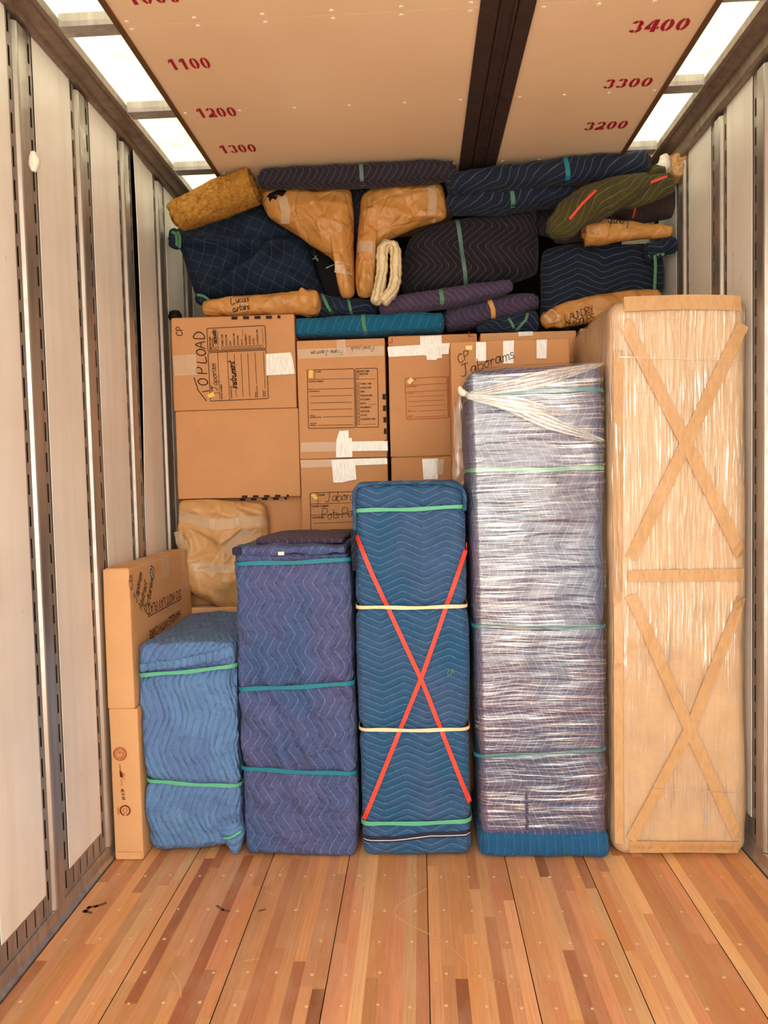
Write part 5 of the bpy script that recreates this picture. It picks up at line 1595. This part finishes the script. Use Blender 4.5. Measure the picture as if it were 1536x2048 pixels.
# paper rolls on the right
o = sweep('kraft_wrapping', px_stations([(1092, 641, 15), (1110, 636, 20), (1150, 626, 24), (1200, 617, 26), (1260, 606, 24), (1310, 598, 18)], .77, .85), M['kraft'], None, 44, 30, 2.4,
          lambda p, n, s: .006 * fbm(p, 10, 3, 8) + (.010 * fbm(p, 26, 3, 5) if s < .14 else 0), cap=.8)
tr_ = bvh(o)
ink = Ink(); A, u, v, L = frame_px((1134, 645), (1180, 629), .76); ink.hand('LAUNDRY', -.01, 0, .03, .0028, .0, .78, jit=0); ink.hand('RM POLES', -.014, -.036, .03, .0028, .0, .72, jit=0)
wrapthing('paper_roll', 'brown paper roll with LAUNDRY in marker beside the mattress carton', 'paper roll', GP, o,
          (ink.build('handwriting', A, u, v, M['marker'], None, 0, tr_), band_on('packing_tape', ((1092, 628), (1105, 640), (1108, 655)), .05, tr_, M['tape_clear'], None, .003, Y=.77, thick=.0005)))
o = sweep('kraft_wrapping', px_stations([(1172, 466, 23), (1200, 465, 24), (1250, 463, 19), (1300, 463, 14), (1338, 462, 11)], .765, .9), M['kraft'], None, 40, 28, 2.4,
          lambda p, n, s: .007 * fbm(p, 10, 3, 4) + (.010 * fbm(p, 30, 3, 5) if s < .18 else 0), spiral=1.2, cap=.2)
tr_ = bvh(o)
ink = Ink(); A, u, v, L = frame_px((1252, 451), (1218, 449), .76); ink.hand('Laundry', 0, -.012, .036, .003, .1, .7); ink.hand('poles', .0, -.045, .03, .003, .1, .7)
wrapthing('paper_roll', 'tapering brown paper roll with upside down marker on the navy quilted piece', 'paper roll', GP, o, (ink.build('handwriting', A, u, v, M['marker'], None, 0, tr_),))

# brown felt bundle and olive bundle
o = sweep('moving_pad', px_stations([(1112, 480, 7), (1132, 468, 16), (1190, 445, 26), (1250, 423, 27), (1310, 409, 29), (1346, 407, 27), (1360, 412, 19)], .905, 1.0), M['q_brown'], None, 60, 34, 2.4, soft(61, 1.2, 6), cap=.6)
tr_ = bvh(o)
wrapthing('wrapped_furniture', 'dark brown felt bundle with a thin red band under the olive one', 'wrapped furniture', 'pad-wrapped furniture above the boxes', o,
          (band_on('rubber_band', ((1262, 404), (1268, 420), (1266, 436)), .010, tr_, M['red'], None, .005, Y=.85),))


def d_ol(p, n, s):
    return .016 * fbm(p, 6, 3, 71) + .014 * max(0, ridge(Vector((p.x + p.z, p.y, p.z - p.x * .4)), 6, 2) - .35)


o = sweep('moving_pad', px_stations([(1100, 466, 10), (1118, 450, 26), (1165, 416, 33), (1215, 391, 28), (1262, 371, 19), (1292, 361, 11)], .645, .8), M['q_olive'], None, 70, 36, 2.4, d_ol, cap=.6)
o2 = sweep('pad_end', px_stations([(1294, 354, 8), (1312, 345, 11), (1328, 341, 8)], .72, .9), M['q_olive'], None, 20, 22, 2.2, soft(4, .9, 16))
o3 = sweep('folded_pad', px_stations([(1215, 408, 10), (1255, 395, 21), (1300, 378, 24), (1338, 367, 17)], .68, .75), M['q_olive'], None, 44, 30, 2.2, soft(6, 1.5, 9), cap=.7)
tr_, tr3 = bvh(o), bvh(o3)
bs = []
for pts, w_, tq in (((((1138, 440), (1165, 408), (1190, 384)), .011, tr_)), (((1282, 376), (1308, 358), (1340, 346)), .011, tr3), (((1082, 436), (1098, 427)), .008, tr_)):
    bs.append(band_on('rubber_band', pts, w_, tq, M['red'], None, .006, Y=.60))
for q in [q for q in bs if not len(q.data.polygons)]: bs.remove(q); bpy.data.objects.remove(q)
bs.append(o3)
wrapthing('wrapped_furniture', 'twisted olive green quilted bundle with thin red bands', 'wrapped furniture', 'pad-wrapped furniture above the boxes', o, [o2] + bs)

o = pillow('moving_pad', [(1072, 392), (1130, 382), (1190, 384), (1230, 400), (1190, 430), (1140, 462), (1104, 476), (1074, 470)], (1135, 425), 1.0, .03, .03, M['q_darkroll'], None, 90, 12, 4)  # added piece, hides the lit deck where deep shade should be
wrapthing('wrapped_furniture', 'added dark quilted piece standing in for shade just behind the twisted olive bundle', 'wrapped furniture', 'pad-wrapped furniture above the boxes', o)

# small paper end and white scrap in the upper right corner
o = sweep('kraft_wrapping', [tuple(W(1357, 330, .74) + Vector((0, -.02, 0))) + (.034, .05), tuple(W(1357, 330, .74) + Vector((.0, .06, .0))) + (.042, .058), tuple(W(1356, 331, .74) + Vector((.0, .3, -.01))) + (.036, .05)], M['kraft_pale'], None, 18, 24, 3, soft(81, .9, 20), up=(0, 0, 1), spiral=1.3, cap=.1)
wrapthing('paper_roll', 'small brown paper roll end in the upper corner at the right wall', 'paper roll', GP, o)
o = sweep('paper_scrap', px_stations([(1316, 345, 7), (1326, 330, 13), (1330, 318, 10), (1336, 312, 6)], .73, .8), M['paper_white'], None, 20, 18, 2, lambda p, n, s: .008 * fbm(p, 34, 3, 5))
tag(o, 'crumpled white paper scrap beside the small paper roll end', 'paper scrap')
# dark board on edge at the right wall
P = [W(x, y, .99) for x, y in ((1338, 430), (1366, 424), (1372, 520), (1336, 576), (1322, 584))]
m = MB(); m.v = [Vector((min(p.x, 2.42), .97, p.z)) for p in P] + [Vector((min(p.x, 2.42), 1.02, p.z)) for p in P]; n = len(P)
m.f = [tuple(range(n)), tuple(range(n, 2 * n))] + [(i, (i + 1) % n, n + (i + 1) % n, n + i) for i in range(n)]
o = m.build('wooden_board', plain('dark_stained_wood', rgb(58, 40, 30), .45), None, False, .004)
tag(o, 'dark stained wooden board on edge against the right wall', 'board')
